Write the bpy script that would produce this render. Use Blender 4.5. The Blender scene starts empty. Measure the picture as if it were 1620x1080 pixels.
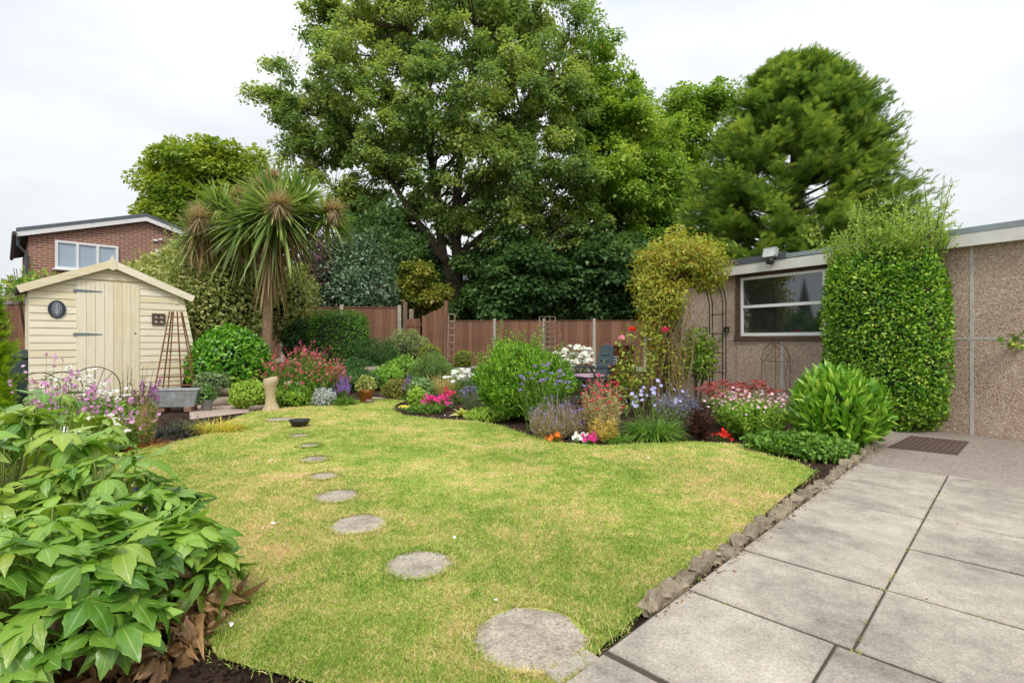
import bpy, math, random
import numpy as np
from mathutils import Vector, Matrix
rng = np.random.default_rng(7); random.seed(7)
sc = bpy.context.scene
COL = sc.collection

# ---------------------------------------------------------------- camera, sky, sun, exposure
CAM_H, F_PX = 1.1, 806.0
cam_d = bpy.data.cameras.new('camera'); cam = bpy.data.objects.new('camera', cam_d); COL.objects.link(cam)
cam.location = (0, 0, CAM_H); cam.rotation_euler = (math.radians(90), 0, 0)
cam_d.sensor_width = 36; cam_d.lens = F_PX / 1620 * 36; cam_d.clip_start = .05; cam_d.clip_end = 2000
cam_d.shift_y = -2 / 1620
sc.camera = cam
SUN_EL, SUN_AZ = math.radians(52), math.radians(174)      # azimuth clockwise from +Y: behind the camera
w = bpy.data.worlds.new('World'); sc.world = w; w.use_nodes = True
nt = w.node_tree; nt.nodes.clear()
out = nt.nodes.new('ShaderNodeOutputWorld'); bg = nt.nodes.new('ShaderNodeBackground')
sky = nt.nodes.new('ShaderNodeTexSky'); sky.sky_type = 'NISHITA'; sky.sun_disc = False
sky.sun_elevation = SUN_EL; sky.sun_rotation = SUN_AZ
tc = nt.nodes.new('ShaderNodeTexCoord'); mp = nt.nodes.new('ShaderNodeMapping'); mp.inputs['Scale'].default_value = (1, 1, 2.6)
nz = nt.nodes.new('ShaderNodeTexNoise'); nz.inputs['Scale'].default_value = 1.7; nz.inputs['Detail'].default_value = 5; nz.inputs['Roughness'].default_value = .5
rp = nt.nodes.new('ShaderNodeValToRGB'); rp.color_ramp.elements[0].position = .36; rp.color_ramp.elements[1].position = .58
rp.color_ramp.elements[0].color = (5.2, 5.55, 6.0, 1); rp.color_ramp.elements[1].color = (7.5, 7.6, 7.75, 1)
mx = nt.nodes.new('ShaderNodeMixRGB'); mx.inputs[0].default_value = .9
L = nt.links.new
L(tc.outputs['Generated'], mp.inputs[0]); L(mp.outputs[0], nz.inputs['Vector']); L(nz.outputs['Fac'], rp.inputs[0])
sx = nt.nodes.new('ShaderNodeSeparateXYZ'); L(tc.outputs['Generated'], sx.inputs[0])          # an overcast sky is brighter overhead than at the horizon
mr = nt.nodes.new('ShaderNodeMapRange'); mr.inputs[3].default_value = .9; mr.inputs[4].default_value = 1.9
sq = nt.nodes.new('ShaderNodeMath'); sq.operation = 'MULTIPLY'; L(sx.outputs[2], sq.inputs[0]); L(sx.outputs[2], sq.inputs[1]); L(sq.outputs[0], mr.inputs[0])
ml = nt.nodes.new('ShaderNodeVectorMath'); ml.operation = 'SCALE'; L(mx.outputs[0], ml.inputs[0]); L(mr.outputs[0], ml.inputs['Scale'])
L(sky.outputs[0], mx.inputs[1]); L(rp.outputs[0], mx.inputs[2]); L(ml.outputs[0], bg.inputs[0]); bg.inputs[1].default_value = .1
L(bg.outputs[0], out.inputs[0])
sun_d = bpy.data.lights.new('sun', 'SUN'); sun_d.energy = 1.5; sun_d.angle = math.radians(14); sun_d.color = (1, .95, .87)
sun = bpy.data.objects.new('sun', sun_d); COL.objects.link(sun)
sun.rotation_euler = Vector((-math.sin(SUN_AZ) * math.cos(SUN_EL), -math.cos(SUN_AZ) * math.cos(SUN_EL), -math.sin(SUN_EL))).to_track_quat('-Z', 'Y').to_euler()
sc.view_settings.view_transform = 'Standard'; sc.view_settings.look = 'None'; sc.view_settings.exposure = .5; sc.view_settings.gamma = 1
sc.render.engine = 'CYCLES'
cy = sc.cycles; cy.max_bounces = 6; cy.diffuse_bounces = 3; cy.glossy_bounces = 2; cy.transmission_bounces = 4; cy.transparent_max_bounces = 6
cy.use_denoising = True; cy.caustics_reflective = False; cy.caustics_refractive = False

# ---------------------------------------------------------------- helpers: places
def sm(t): t = min(1, max(0, t)); return t * t * (3 - 2 * t)
def hgt(x, y):                                             # the garden rises towards its far left corner
    return .45 * sm((y - 9.2) / 3) * sm((-x - .8) / 2)
def P(px, py, d): return Vector(((px - 810) * d / F_PX, d, CAM_H - (py - 538) * d / F_PX))
def G(px, py, z=0): d = (CAM_H - z) * F_PX / (py - 538); return Vector(((px - 810) * d / F_PX, d, z))
def B(px, d): x = (px - 810) * d / F_PX; return Vector((x, d, hgt(x, d)))     # a spot on the ground at a known distance

# ---------------------------------------------------------------- helpers: objects
def link(o, parent=None):
    COL.objects.link(o)
    if parent is not None: o.parent = parent
    return o
def tag(o, label=None, cat=None, group=None, kind=None):
    if label: o['label'] = label
    if cat: o['category'] = cat
    if group: o['group'] = group
    if kind: o['kind'] = kind
    return o
def thing(name, label, cat, loc=(0, 0, 0), group=None, rz=0, kind=None):
    o = bpy.data.objects.new(name, None); o.empty_display_size = .1; COL.objects.link(o)
    o.location = loc; o.rotation_euler = (0, 0, rz)
    return tag(o, label, cat, group, kind)
def obj(name, me, mat=None, parent=None, loc=None, rot=None, scale=None):
    o = bpy.data.objects.new(name, me)
    if mat is not None and not me.materials: me.materials.append(mat)
    link(o, parent)
    if loc is not None: o.location = loc
    if rot is not None: o.rotation_euler = rot
    if scale is not None: o.scale = scale if hasattr(scale, '__len__') else (scale,) * 3
    return o
def mesh_np(name, V, F, rnd=None, mat=None, smooth=False, mid=None):
    V = np.asarray(V, np.float32).reshape(-1, 3); F = np.asarray(F, np.int32)
    m, k = F.shape
    me = bpy.data.meshes.new(name); me.vertices.add(len(V)); me.vertices.foreach_set('co', V.ravel())
    me.loops.add(m * k); me.loops.foreach_set('vertex_index', F.ravel())
    me.polygons.add(m); me.polygons.foreach_set('loop_start', np.arange(0, m * k, k, dtype=np.int32))
    me.polygons.foreach_set('loop_total', np.full(m, k, np.int32))
    if smooth: me.polygons.foreach_set('use_smooth', np.ones(m, bool))
    if rnd is not None:
        a = me.attributes.new('rnd', 'FLOAT', 'FACE'); a.data.foreach_set('value', np.asarray(rnd, np.float32))
    if mid is not None:
        a = me.attributes.new('mid', 'FLOAT', 'POINT'); a.data.foreach_set('value', np.asarray(mid, np.float32))
    me.update(calc_edges=True)
    if mat is not None: me.materials.append(mat)
    return me
class MB:                                                   # collects boxes, prisms and tubes into one mesh
    def __init__(s): s.v = []; s.f = []
    def add(s, vs, fs):
        b = len(s.v); s.v += [tuple(v) for v in vs]; s.f += [tuple(b + i for i in f) for f in fs]; return s
    def box(s, c, size, M=None, bev=0):
        x, y, z = (q / 2 for q in size); vs = []
        if bev:
            b = bev
            for X, Y, Z in ((x - b, y - b, -z), (x, y, b - z), (x, y, z - b), (x - b, y - b, z)):
                vs += [Vector((X * a, Y * q, Z)) for a, q in ((-1, -1), (1, -1), (1, 1), (-1, 1))]
            fs = [(3, 2, 1, 0), (12, 13, 14, 15)]
            for r in range(3):
                for i in range(4): fs.append((4 * r + i, 4 * r + (i + 1) % 4, 4 * r + 4 + (i + 1) % 4, 4 * r + 4 + i))
        else:
            vs = [Vector((a * x, q * y, r * z)) for r in (-1, 1) for a, q in ((-1, -1), (1, -1), (1, 1), (-1, 1))]
            fs = [(3, 2, 1, 0), (4, 5, 6, 7), (0, 1, 5, 4), (1, 2, 6, 5), (2, 3, 7, 6), (3, 0, 4, 7)]
        vs = [(M @ v if M else v) + Vector(c) for v in vs]
        return s.add(vs, fs)
    def bar(s, a, b, wd, th=None, up=(0, 0, 1)):            # a square bar from a to b
        a, b = Vector(a), Vector(b); d = (b - a); l = d.length; d.normalize(); th = th or wd
        up = Vector(up); up = Vector((1, 0, 0)) if abs(d.dot(up)) > .95 else up
        x = d.cross(up).normalized(); y = x.cross(d)
        q = [(-1, -1), (1, -1), (1, 1), (-1, 1)]
        vs = [p + x * (wd / 2 * i) + y * (th / 2 * j) for p in (a, b) for i, j in q]
        return s.add(vs, [(3, 2, 1, 0), (4, 5, 6, 7)] + [(i, (i + 1) % 4, 4 + (i + 1) % 4, 4 + i) for i in range(4)])
    def tube(s, pts, r, n=6, cap=True):
        pts = [Vector(p) for p in pts]; r = r if hasattr(r, '__len__') else [r] * len(pts)
        vs = []; x = None
        for i, p in enumerate(pts):
            d = (pts[min(i + 1, len(pts) - 1)] - pts[max(i - 1, 0)]).normalized()
            if x is None: x = d.cross(Vector((0, 1, 0)) if abs(d.y) < .9 else Vector((1, 0, 0))).normalized()
            else: x = (x - d * x.dot(d)).normalized()
            y = d.cross(x)
            vs += [p + (x * math.cos(6.2832 * k / n) + y * math.sin(6.2832 * k / n)) * r[i] for k in range(n)]
        fs = [(i * n + k, i * n + (k + 1) % n, (i + 1) * n + (k + 1) % n, (i + 1) * n + k) for i in range(len(pts) - 1) for k in range(n)]
        if cap: fs += [tuple(reversed(range(n))), tuple(range(len(vs) - n, len(vs)))]
        return s.add(vs, fs)
    def prism(s, poly, z0, z1, M=None):                     # poly in xy, or any plane through M
        n = len(poly); vs = [Vector((p[0], p[1], z)) for z in (z0, z1) for p in poly]
        if M: vs = [M @ v for v in vs]
        return s.add(vs, [tuple(reversed(range(n))), tuple(range(n, 2 * n))] + [(i, (i + 1) % n, n + (i + 1) % n, n + i) for i in range(n)])
    def lathe(s, prof, n=20, c=(0, 0, 0)):
        c = Vector(c); vs = [c + Vector((r * math.cos(6.2832 * k / n), r * math.sin(6.2832 * k / n), z)) for r, z in prof for k in range(n)]
        return s.add(vs, [(i * n + k, i * n + (k + 1) % n, (i + 1) * n + (k + 1) % n, (i + 1) * n + k) for i in range(len(prof) - 1) for k in range(n)])
    def mesh(s, name, mat=None, smooth=False):
        me = bpy.data.meshes.new(name); me.from_pydata(s.v, [], s.f); me.update()
        if smooth: me.polygons.foreach_set('use_smooth', np.ones(len(me.polygons), bool))
        if mat: me.materials.append(mat)
        return me
    def build(s, name, mat, parent=None, smooth=False, **k): return obj(name, s.mesh(name, mat, smooth), None, parent, **k)

# ---------------------------------------------------------------- materials
def lin(c):
    if isinstance(c, str): c = tuple(int(c[i:i + 2], 16) for i in (1, 3, 5))
    return tuple((v / 255 / 12.92 if v / 255 <= .04045 else ((v / 255 + .055) / 1.055) ** 2.4) for v in c) + (1,)
def newmat(name):
    m = bpy.data.materials.new(name); m.use_nodes = True; n = m.node_tree
    return m, n, n.nodes['Principled BSDF'], n.links.new
def ramp(n, stops):
    r = n.nodes.new('ShaderNodeValToRGB'); e = r.color_ramp.elements
    while len(e) < len(stops): e.new(.5)
    for q, (p, c) in zip(e, stops): q.position = p; q.color = c if len(c) == 4 else lin(c)
    return r
def even(cols): return [(i / max(1, len(cols) - 1), lin(c)) for i, c in enumerate(cols)]
def noise(n, scale, detail=4, rough=.55, coord='Object', vec=None):
    t = n.nodes.new('ShaderNodeTexNoise'); t.inputs['Scale'].default_value = scale; t.inputs['Detail'].default_value = detail; t.inputs['Roughness'].default_value = rough
    if vec is None: c = n.nodes.new('ShaderNodeTexCoord'); vec = c.outputs[coord]
    n.links.new(vec, t.inputs['Vector']); return t
def math_(n, op, a, b=None):
    m = n.nodes.new('ShaderNodeMath'); m.operation = op
    for i, q in enumerate((a, b)):
        if q is None: continue
        if isinstance(q, (int, float)): m.inputs[i].default_value = q
        else: n.links.new(q, m.inputs[i])
    return m.outputs[0]
def mixc(n, f, a, b, mode='MIX'):
    m = n.nodes.new('ShaderNodeMixRGB'); m.blend_type = mode
    for i, q in enumerate((f, a, b)):
        if isinstance(q, (int, float)): m.inputs[i].default_value = q
        elif isinstance(q, (tuple, str)): m.inputs[i].default_value = q if len(q) == 4 else lin(q)
        else: n.links.new(q, m.inputs[i])
    return m.outputs[0]
def bump(n, h, b, strength=.4, dist=.01):
    q = n.nodes.new('ShaderNodeBump'); q.inputs['Strength'].default_value = strength; q.inputs['Distance'].default_value = dist
    n.links.new(h, q.inputs['Height']); n.links.new(q.outputs[0], b.inputs['Normal'])
def leafmat(name, cols, tr=.3, rough=.5, ns=1.2, na=.5, spec=.35, gain=(1.5, 1.24, 1.12)):
    m, n, b, l = newmat(name)
    a = n.nodes.new('ShaderNodeAttribute'); a.attribute_name = 'rnd'
    t = noise(n, ns, 3)
    f = math_(n, 'ADD', a.outputs['Fac'], math_(n, 'MULTIPLY', math_(n, 'SUBTRACT', t.outputs['Fac'], .5), na * 2))
    r = ramp(n, [(p, tuple(min(.9, v * (g if c[0] < .72 * c[1] else 1.1)) for v, g in zip(c[:3], gain)) + (1,)) for p, c in even(cols)]); l(f, r.inputs[0]); l(r.outputs[0], b.inputs['Base Color'])
    b.inputs['Roughness'].default_value = rough; b.inputs['Specular IOR Level'].default_value = spec
    if tr:
        ts = n.nodes.new('ShaderNodeBsdfTranslucent'); l(mixc(n, 1, r.outputs[0], (1.3, 1.3, .8, 1), 'MULTIPLY'), ts.inputs[0])
        ms = n.nodes.new('ShaderNodeMixShader'); ms.inputs[0].default_value = tr
        l(b.outputs[0], ms.inputs[1]); l(ts.outputs[0], ms.inputs[2]); l(ms.outputs[0], n.nodes['Material Output'].inputs[0])
    return m
def plain(name, c, rough=.6, metal=0, var=.12, ns=6, bs=0, spec=.4, c2=None):
    m, n, b, l = newmat(name); t = noise(n, ns, 6, .6)
    c = lin(c); d = lin(c2) if c2 else tuple(v * (1 - 2 * var) for v in c[:3]) + (1,)
    r = ramp(n, [(.3, d), (.65, c)]); l(t.outputs['Fac'], r.inputs[0]); l(r.outputs[0], b.inputs['Base Color'])
    b.inputs['Roughness'].default_value = rough; b.inputs['Metallic'].default_value = metal; b.inputs['Specular IOR Level'].default_value = spec
    if bs: bump(n, noise(n, ns * 6, 4).outputs['Fac'], b, bs, .01)
    return m

# ---------------------------------------------------------------- helpers: foliage
UP = np.array([0, 0, 1.])
def nrm(a): return a / np.maximum(np.linalg.norm(a, axis=-1, keepdims=True), 1e-9)
def rdir(n): return nrm(rng.normal(size=(n, 3)))
def diamond(wd=.5, fold=.1, droop=.15): return np.array([(0, 0, 0), (wd / 2, .45, fold), (0, 1, -droop), (-wd / 2, .45, fold)]), np.array([(0, 1, 2), (0, 2, 3)])
def leaf6(wd=.5, fold=.1, droop=.2):
    return np.array([(0, 0, 0), (wd * .42, .3, fold), (wd * .4, .62, fold * .7 - droop * .3), (0, 1, -droop), (-wd * .4, .62, fold * .7 - droop * .3), (-wd * .42, .3, fold), (0, .45, 0)]), \
        np.array([(0, 1, 6), (1, 2, 6), (2, 3, 6), (3, 4, 6), (4, 5, 6), (5, 0, 6)])
def lobed(k=5, wd=1):                                       # a maple-like leaf: a fan of pointed lobes
    vs = [(0, .12, 0)]; fs = []
    for i in range(2 * k - 1):
        a = math.radians(-115 + 230 * i / (2 * k - 2)); r = (.62 + .38 * math.cos(a * .8)) * (1 if i % 2 == 0 else .55)
        vs.append((math.sin(a) * r * wd * .8, .12 + math.cos(a) * r * .88, -.12 * r * (i % 2 == 0)))
    for i in range(1, 2 * k - 1): fs.append((0, i + 1, i))
    return np.array(vs), np.array(fs)
def petals(k=5, cup=.15, inner=.1):
    vs = [(0, 0, 0)]; fs = []
    for i in range(k):
        a = 6.2832 * i / k; h = 6.2832 / k * .48
        vs += [(math.cos(a - h) * .75, math.sin(a - h) * .75, cup), (math.cos(a) * 1, math.sin(a) * 1, cup * .8), (math.cos(a + h) * .75, math.sin(a + h) * .75, cup)]
        fs += [(0, 3 * i + 1, 3 * i + 2), (0, 3 * i + 2, 3 * i + 3)]
    return np.array(vs), np.array(fs)
OCT = (np.array([(1, 0, 0), (-1, 0, 0), (0, 1, 0), (0, -1, 0), (0, 0, 1), (0, 0, -1.)]), np.array([(0, 2, 4), (2, 1, 4), (1, 3, 4), (3, 0, 4), (2, 0, 5), (1, 2, 5), (3, 1, 5), (0, 3, 5)]))
def scatter(tpl, pos, axis, normal, size):                  # copies of a little shape, its Y along axis, its Z near normal
    tv, tf = tpl; n = len(pos); Y = nrm(axis); X = nrm(np.cross(Y, normal)); Z = np.cross(X, Y)
    s = np.broadcast_to(np.asarray(size, float), (n,))[:, None, None]
    V = pos[:, None, :] + s * (tv[None, :, 0, None] * X[:, None] + tv[None, :, 1, None] * Y[:, None] + tv[None, :, 2, None] * Z[:, None])
    F = tf[None] + (np.arange(n) * len(tv))[:, None, None]
    return V.reshape(-1, 3), F.reshape(-1, tf.shape[1]), np.repeat(rng.random(n), len(tf))
def cat(parts):
    Vs, Fs, Rs, o = [], [], [], 0
    for V, F, R in parts: Vs.append(V); Fs.append(F + o); Rs.append(R); o += len(V)
    return np.concatenate(Vs), np.concatenate(Fs), np.concatenate(Rs)
def blades(root, d, Ln, W, droop, seg=4, taper=.9, twist=None):
    n = len(root); d = nrm(d); Ln = np.broadcast_to(np.asarray(Ln, float), (n,)); W = np.broadcast_to(np.asarray(W, float), (n,)); droop = np.broadcast_to(np.asarray(droop, float), (n,))
    side = nrm(np.cross(d, UP + rng.normal(size=(n, 3)) * .15) + 1e-6) if twist is None else nrm(np.cross(d, twist))
    V = np.zeros((n, seg + 1, 2, 3))
    for i in range(seg + 1):
        t = i / seg
        c = root + d * (Ln * t)[:, None] - UP * (droop * Ln * t * t)[:, None]
        wd = W / 2 * (min(1, .55 + t * 1.8) if t < .3 else 1) * (1 - taper * max(0, (t - .3) / .7) ** 1.6)
        V[:, i, 0] = c - side * wd[:, None]; V[:, i, 1] = c + side * wd[:, None]
    q = np.array([f for i in range(seg) for f in ((2 * i, 2 * i + 1, 2 * i + 3), (2 * i, 2 * i + 3, 2 * i + 2))])
    F = q[None] + (np.arange(n) * 2 * (seg + 1))[:, None, None]
    return V.reshape(-1, 3), F.reshape(-1, 3), np.repeat(rng.random(n), len(q))
def lumps(u, k=3., m=7, seed=None):
    r = np.random.default_rng(seed) if seed is not None else rng
    f = r.normal(size=(m, 3)) * k; ph = r.random(m) * 6.28
    return np.sin(u @ f.T + ph).mean(1) * 1.6
def foliage(name, part, mat, parent, smooth=False):
    V, F, R = part; return tag(obj(name, mesh_np(name, V, F, R, mat, smooth), None, parent), kind='stuff')
# ---------------------------------------------------------------- materials of the place
def pos_noise(n, scale, detail=4, rough=.55):
    g = n.nodes.new('ShaderNodeNewGeometry'); return noise(n, scale, detail, rough, vec=g.outputs['Position'])
def lawn_mat(name, bladed):
    m, n, b, l = newmat(name)
    t1 = pos_noise(n, .9, 5, .65); t2 = pos_noise(n, 5.5, 6, .7)
    f = math_(n, 'ADD', math_(n, 'MULTIPLY', t1.outputs['Fac'], .6), math_(n, 'MULTIPLY', t2.outputs['Fac'], .4))
    if bladed:
        a = n.nodes.new('ShaderNodeAttribute'); a.attribute_name = 'rnd'
        f = math_(n, 'ADD', f, math_(n, 'MULTIPLY', math_(n, 'SUBTRACT', a.outputs['Fac'], .5), .26))
    r = ramp(n, [(.36, '#82a244'), (.47, '#a8bb56'), (.535, '#c6c670'), (.595, '#e2cf96'), (.69, '#e8caa2')]); l(f, r.inputs[0]); l(r.outputs[0], b.inputs['Base Color'])
    b.inputs['Roughness'].default_value = .75; b.inputs['Specular IOR Level'].default_value = .15
    if bladed:
        ts = n.nodes.new('ShaderNodeBsdfTranslucent'); l(r.outputs[0], ts.inputs[0]); ms = n.nodes.new('ShaderNodeMixShader'); ms.inputs[0].default_value = .3
        l(b.outputs[0], ms.inputs[1]); l(ts.outputs[0], ms.inputs[2]); l(ms.outputs[0], n.nodes['Material Output'].inputs[0])
    else: bump(n, pos_noise(n, 160, 3).outputs['Fac'], b, .8, .01)
    return m
M_LAWN, M_BLADE = lawn_mat('lawn_turf', False), lawn_mat('grass_blade', True)
def soil_mat():
    m, n, b, l = newmat('soil'); t = pos_noise(n, 7, 8, .7); r = ramp(n, [(.3, '#2b211b'), (.55, '#4d3d33'), (.75, '#6b5a4c')]); l(t.outputs['Fac'], r.inputs[0])
    l(r.outputs[0], b.inputs['Base Color']); b.inputs['Roughness'].default_value = .95; b.inputs['Specular IOR Level'].default_value = .1
    bump(n, pos_noise(n, 45, 6, .7).outputs['Fac'], b, 1, .03); return m
M_SOIL = soil_mat()
def concrete(name, c1, c2, c3, sc1=1.3, sc2=60, bs=.35, perobj=True, spots=.35, lichen='#8d8b80', fine=.4):
    m, n, b, l = newmat(name); t = pos_noise(n, sc1, 6, .62); t2 = pos_noise(n, sc2, 4, .7); t3 = pos_noise(n, sc1 * 4.3, 8, .7)
    r = ramp(n, [(.18, c1), (.5, c2), (.82, c3)])
    f = t.outputs['Fac']
    if perobj: oi = n.nodes.new('ShaderNodeObjectInfo'); f = math_(n, 'ADD', f, math_(n, 'MULTIPLY', math_(n, 'SUBTRACT', oi.outputs['Random'], .5), .16))
    f = math_(n, 'ADD', f, math_(n, 'MULTIPLY', math_(n, 'SUBTRACT', t3.outputs['Fac'], .5), .75))
    l(f, r.inputs[0])
    g = ramp(n, [(.35, '#9a9a9a'), (.6, '#ffffff')]); l(t2.outputs['Fac'], g.inputs[0])
    c = mixc(n, fine, r.outputs[0], g.outputs[0], 'MULTIPLY')
    s = ramp(n, [(.62, '#000000'), (.7, '#ffffff')]); l(pos_noise(n, sc1 * 9, 5, .7).outputs['Fac'], s.inputs[0])
    c = mixc(n, math_(n, 'MULTIPLY', s.outputs[0], spots), c, lichen)
    l(c, b.inputs['Base Color']); b.inputs['Roughness'].default_value = .9; b.inputs['Specular IOR Level'].default_value = .2
    bump(n, t2.outputs['Fac'], b, bs, .008); return m
M_SLAB = concrete('paving_slab', '#7d756a', '#b1a79a', '#d0c6b6', sc1=1.9, sc2=120, spots=.3, fine=.55, lichen='#857f72')
M_STEP = concrete('stepping_stone', '#857b6d', '#b6ab9a', '#d6cbb7', sc1=6, sc2=90, bs=.6, spots=.6, lichen='#5f5b52', fine=.7)
M_KERB = concrete('kerb_stone', '#64584a', '#918470', '#b3a58d', sc1=5, sc2=70, bs=.7, spots=.5, lichen='#57534a')
M_POST = concrete('concrete_post', '#9d9587', '#bdb5a5', '#cfc7b5', sc1=4, sc2=60)
M_JOINT = plain('joint_dirt', '#4d463b', .95, ns=20)
M_ROCK = concrete('garden_rock', '#6d6458', '#938776', '#b0a28f', sc1=4, sc2=40, bs=.8)
def aggregate(name, cols, scale, bs=.9):                    # exposed pebbles: one colour for each cell
    m, n, b, l = newmat(name); g = n.nodes.new('ShaderNodeNewGeometry')
    v = n.nodes.new('ShaderNodeTexVoronoi'); v.inputs['Scale'].default_value = scale; l(g.outputs['Position'], v.inputs['Vector'])
    sp = n.nodes.new('ShaderNodeSeparateColor'); l(v.outputs['Color'], sp.inputs[0])
    r = ramp(n, even(cols)); t = pos_noise(n, 1.4, 5, .6)
    l(math_(n, 'ADD', math_(n, 'MULTIPLY', sp.outputs[0], .75), math_(n, 'MULTIPLY', math_(n, 'SUBTRACT', t.outputs['Fac'], .35), .5)), r.inputs[0])
    l(r.outputs[0], b.inputs['Base Color']); b.inputs['Roughness'].default_value = .85; b.inputs['Specular IOR Level'].default_value = .25
    bump(n, math_(n, 'SUBTRACT', 1., v.outputs['Distance']), b, bs, .006); return m
M_PEBBLE = aggregate('pebbledash', ['#7c675a', '#ab8f7c', '#bfa38e', '#a99a8b', '#d4c2af', '#e6d9ca'], 75)
M_TARMAC = aggregate('worn_bitumen', ['#6a6058', '#8b8077', '#a3978b', '#948a80', '#b3a89c'], 95)
M_GRAVEL = aggregate('pink_gravel', ['#8a7468', '#b09a8c', '#c4afa2', '#a08f84', '#d2c3b8'], 60)
def wood(name, c1, c2, c3, along='z', rough=.75, gr=1):
    m, n, b, l = newmat(name); c = n.nodes.new('ShaderNodeTexCoord'); mp = n.nodes.new('ShaderNodeMapping')
    mp.inputs['Scale'].default_value = {'z': (18, 18, 1.2), 'x': (1.2, 18, 18)}[along]; l(c.outputs['Object'], mp.inputs[0])
    oi = n.nodes.new('ShaderNodeObjectInfo'); t = noise(n, 2.2 * gr, 5, .6, vec=mp.outputs[0])
    f = math_(n, 'ADD', t.outputs['Fac'], math_(n, 'MULTIPLY', math_(n, 'SUBTRACT', oi.outputs['Random'], .5), .3))
    r = ramp(n, [(.3, c1), (.5, c2), (.7, c3)]); l(f, r.inputs[0]); l(r.outputs[0], b.inputs['Base Color'])
    if 'cream' in name:                                     # faint grey-green weathering in blotches
        s_ = ramp(n, [(.52, '#000000'), (.75, '#ffffff')]); l(pos_noise(n, 5, 7, .7).outputs['Fac'], s_.inputs[0]); l(mixc(n, math_(n, 'MULTIPLY', s_.outputs[0], .22), r.outputs[0], '#b8ab88'), b.inputs['Base Color'])
    b.inputs['Roughness'].default_value = rough; b.inputs['Specular IOR Level'].default_value = .2; bump(n, t.outputs['Fac'], b, .25, .004); return m
M_FENCE = wood('red_brown_stain', '#70503f', '#83604c', '#95705a')
M_TRELLIS = wood('weathered_trellis', '#6b5a4c', '#8c7a68', '#a4937f')
M_OBELISK = wood('brown_trellis', '#6b4530', '#855a40', '#9b7055')
M_CREAM = wood('cream_paint', '#eadcb6', '#f4e8ca', '#f9f0d9', 'x', .6, .6)
M_CREAMV = wood('cream_paint_door', '#eadcb6', '#f4e8ca', '#f9f0d9', 'z', .6, .6)
M_FELT = plain('roofing_felt', '#5d6266', .9, ns=12, bs=.4)
M_WHITE = plain('white_paint', '#dedcd6', .5, var=.07, ns=5)
M_UPVC = plain('white_upvc', '#f0f0ee', .35, var=.02)
M_BROWNF = wood('brown_window_board', '#4d3c34', '#5d4a40', '#6b584c', 'x')
M_BLACK = plain('black_iron', '#1d1d1e', .55, ns=30)
M_BLACKP = plain('black_plastic', '#26282a', .45)
M_GREYM = plain('galvanised_zinc', '#b2b5b4', .45, .15, ns=9, c2='#8f9494')
M_SLATE = plain('slate', '#3c4149', .6, ns=14)
M_TWIG = plain('twig_bark', '#5c4a3a', .9, ns=14, bs=.5)
M_BARK = plain('tree_bark', '#6d6152', .95, ns=5, bs=.9, c2='#453c32')
M_PALMBARK = plain('cordyline_bark', '#9a8165', .95, ns=14, bs=1, c2='#77604a')
M_STEM = plain('green_stem', '#6d8440', .6, ns=9)
M_DRYSTEM = plain('dry_stem', '#b09a66', .8, ns=9)
def glass(name, tint):
    m, n, b, l = newmat(name); b.inputs['Base Color'].default_value = lin(tint); b.inputs['Roughness'].default_value = .03
    b.inputs['Specular IOR Level'].default_value = .9; b.inputs['IOR'].default_value = 2.0
    tr = n.nodes.new('ShaderNodeBsdfTransparent'); tr.inputs[0].default_value = (.75, .8, .8, 1); ms = n.nodes.new('ShaderNodeMixShader'); ms.inputs[0].default_value = .3
    l(b.outputs[0], ms.inputs[1]); l(tr.outputs[0], ms.inputs[2]); l(ms.outputs[0], n.nodes['Material Output'].inputs[0]); return m
M_GLASS = glass('window_glass', '#2c3336')
def brick_mat(name, c1, c2, mortar, s=1):
    m, n, b, l = newmat(name); c = n.nodes.new('ShaderNodeTexCoord'); sp = n.nodes.new('ShaderNodeSeparateXYZ'); cb = n.nodes.new('ShaderNodeCombineXYZ')
    l(c.outputs['Object'], sp.inputs[0]); l(math_(n, 'ADD', sp.outputs[0], sp.outputs[1]), cb.inputs[0]); l(sp.outputs[2], cb.inputs[1])
    k = n.nodes.new('ShaderNodeTexBrick'); l(cb.outputs[0], k.inputs['Vector']); k.inputs['Color1'].default_value = lin(c1); k.inputs['Color2'].default_value = lin(c2); k.inputs['Mortar'].default_value = lin(mortar)
    k.inputs['Scale'].default_value = 1; k.inputs['Brick Width'].default_value = .225 * s; k.inputs['Row Height'].default_value = .075 * s; k.inputs['Mortar Size'].default_value = .009 * s
    t = noise(n, 2, 5); l(mixc(n, .5, k.outputs[0], t.outputs['Color'], 'OVERLAY') if 0 else k.outputs[0], b.inputs['Base Color'])
    b.inputs['Roughness'].default_value = .9; bump(n, math_(n, 'SUBTRACT', 1., k.outputs['Fac']), b, .5, .01); return m
M_BRICK = brick_mat('brown_brick', '#8a5c4c', '#a5705c', '#b8ab9c', 1.35)
M_BRICK2 = brick_mat('pink_brick', '#b07c6c', '#c08f7e', '#c9bcae')

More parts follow.
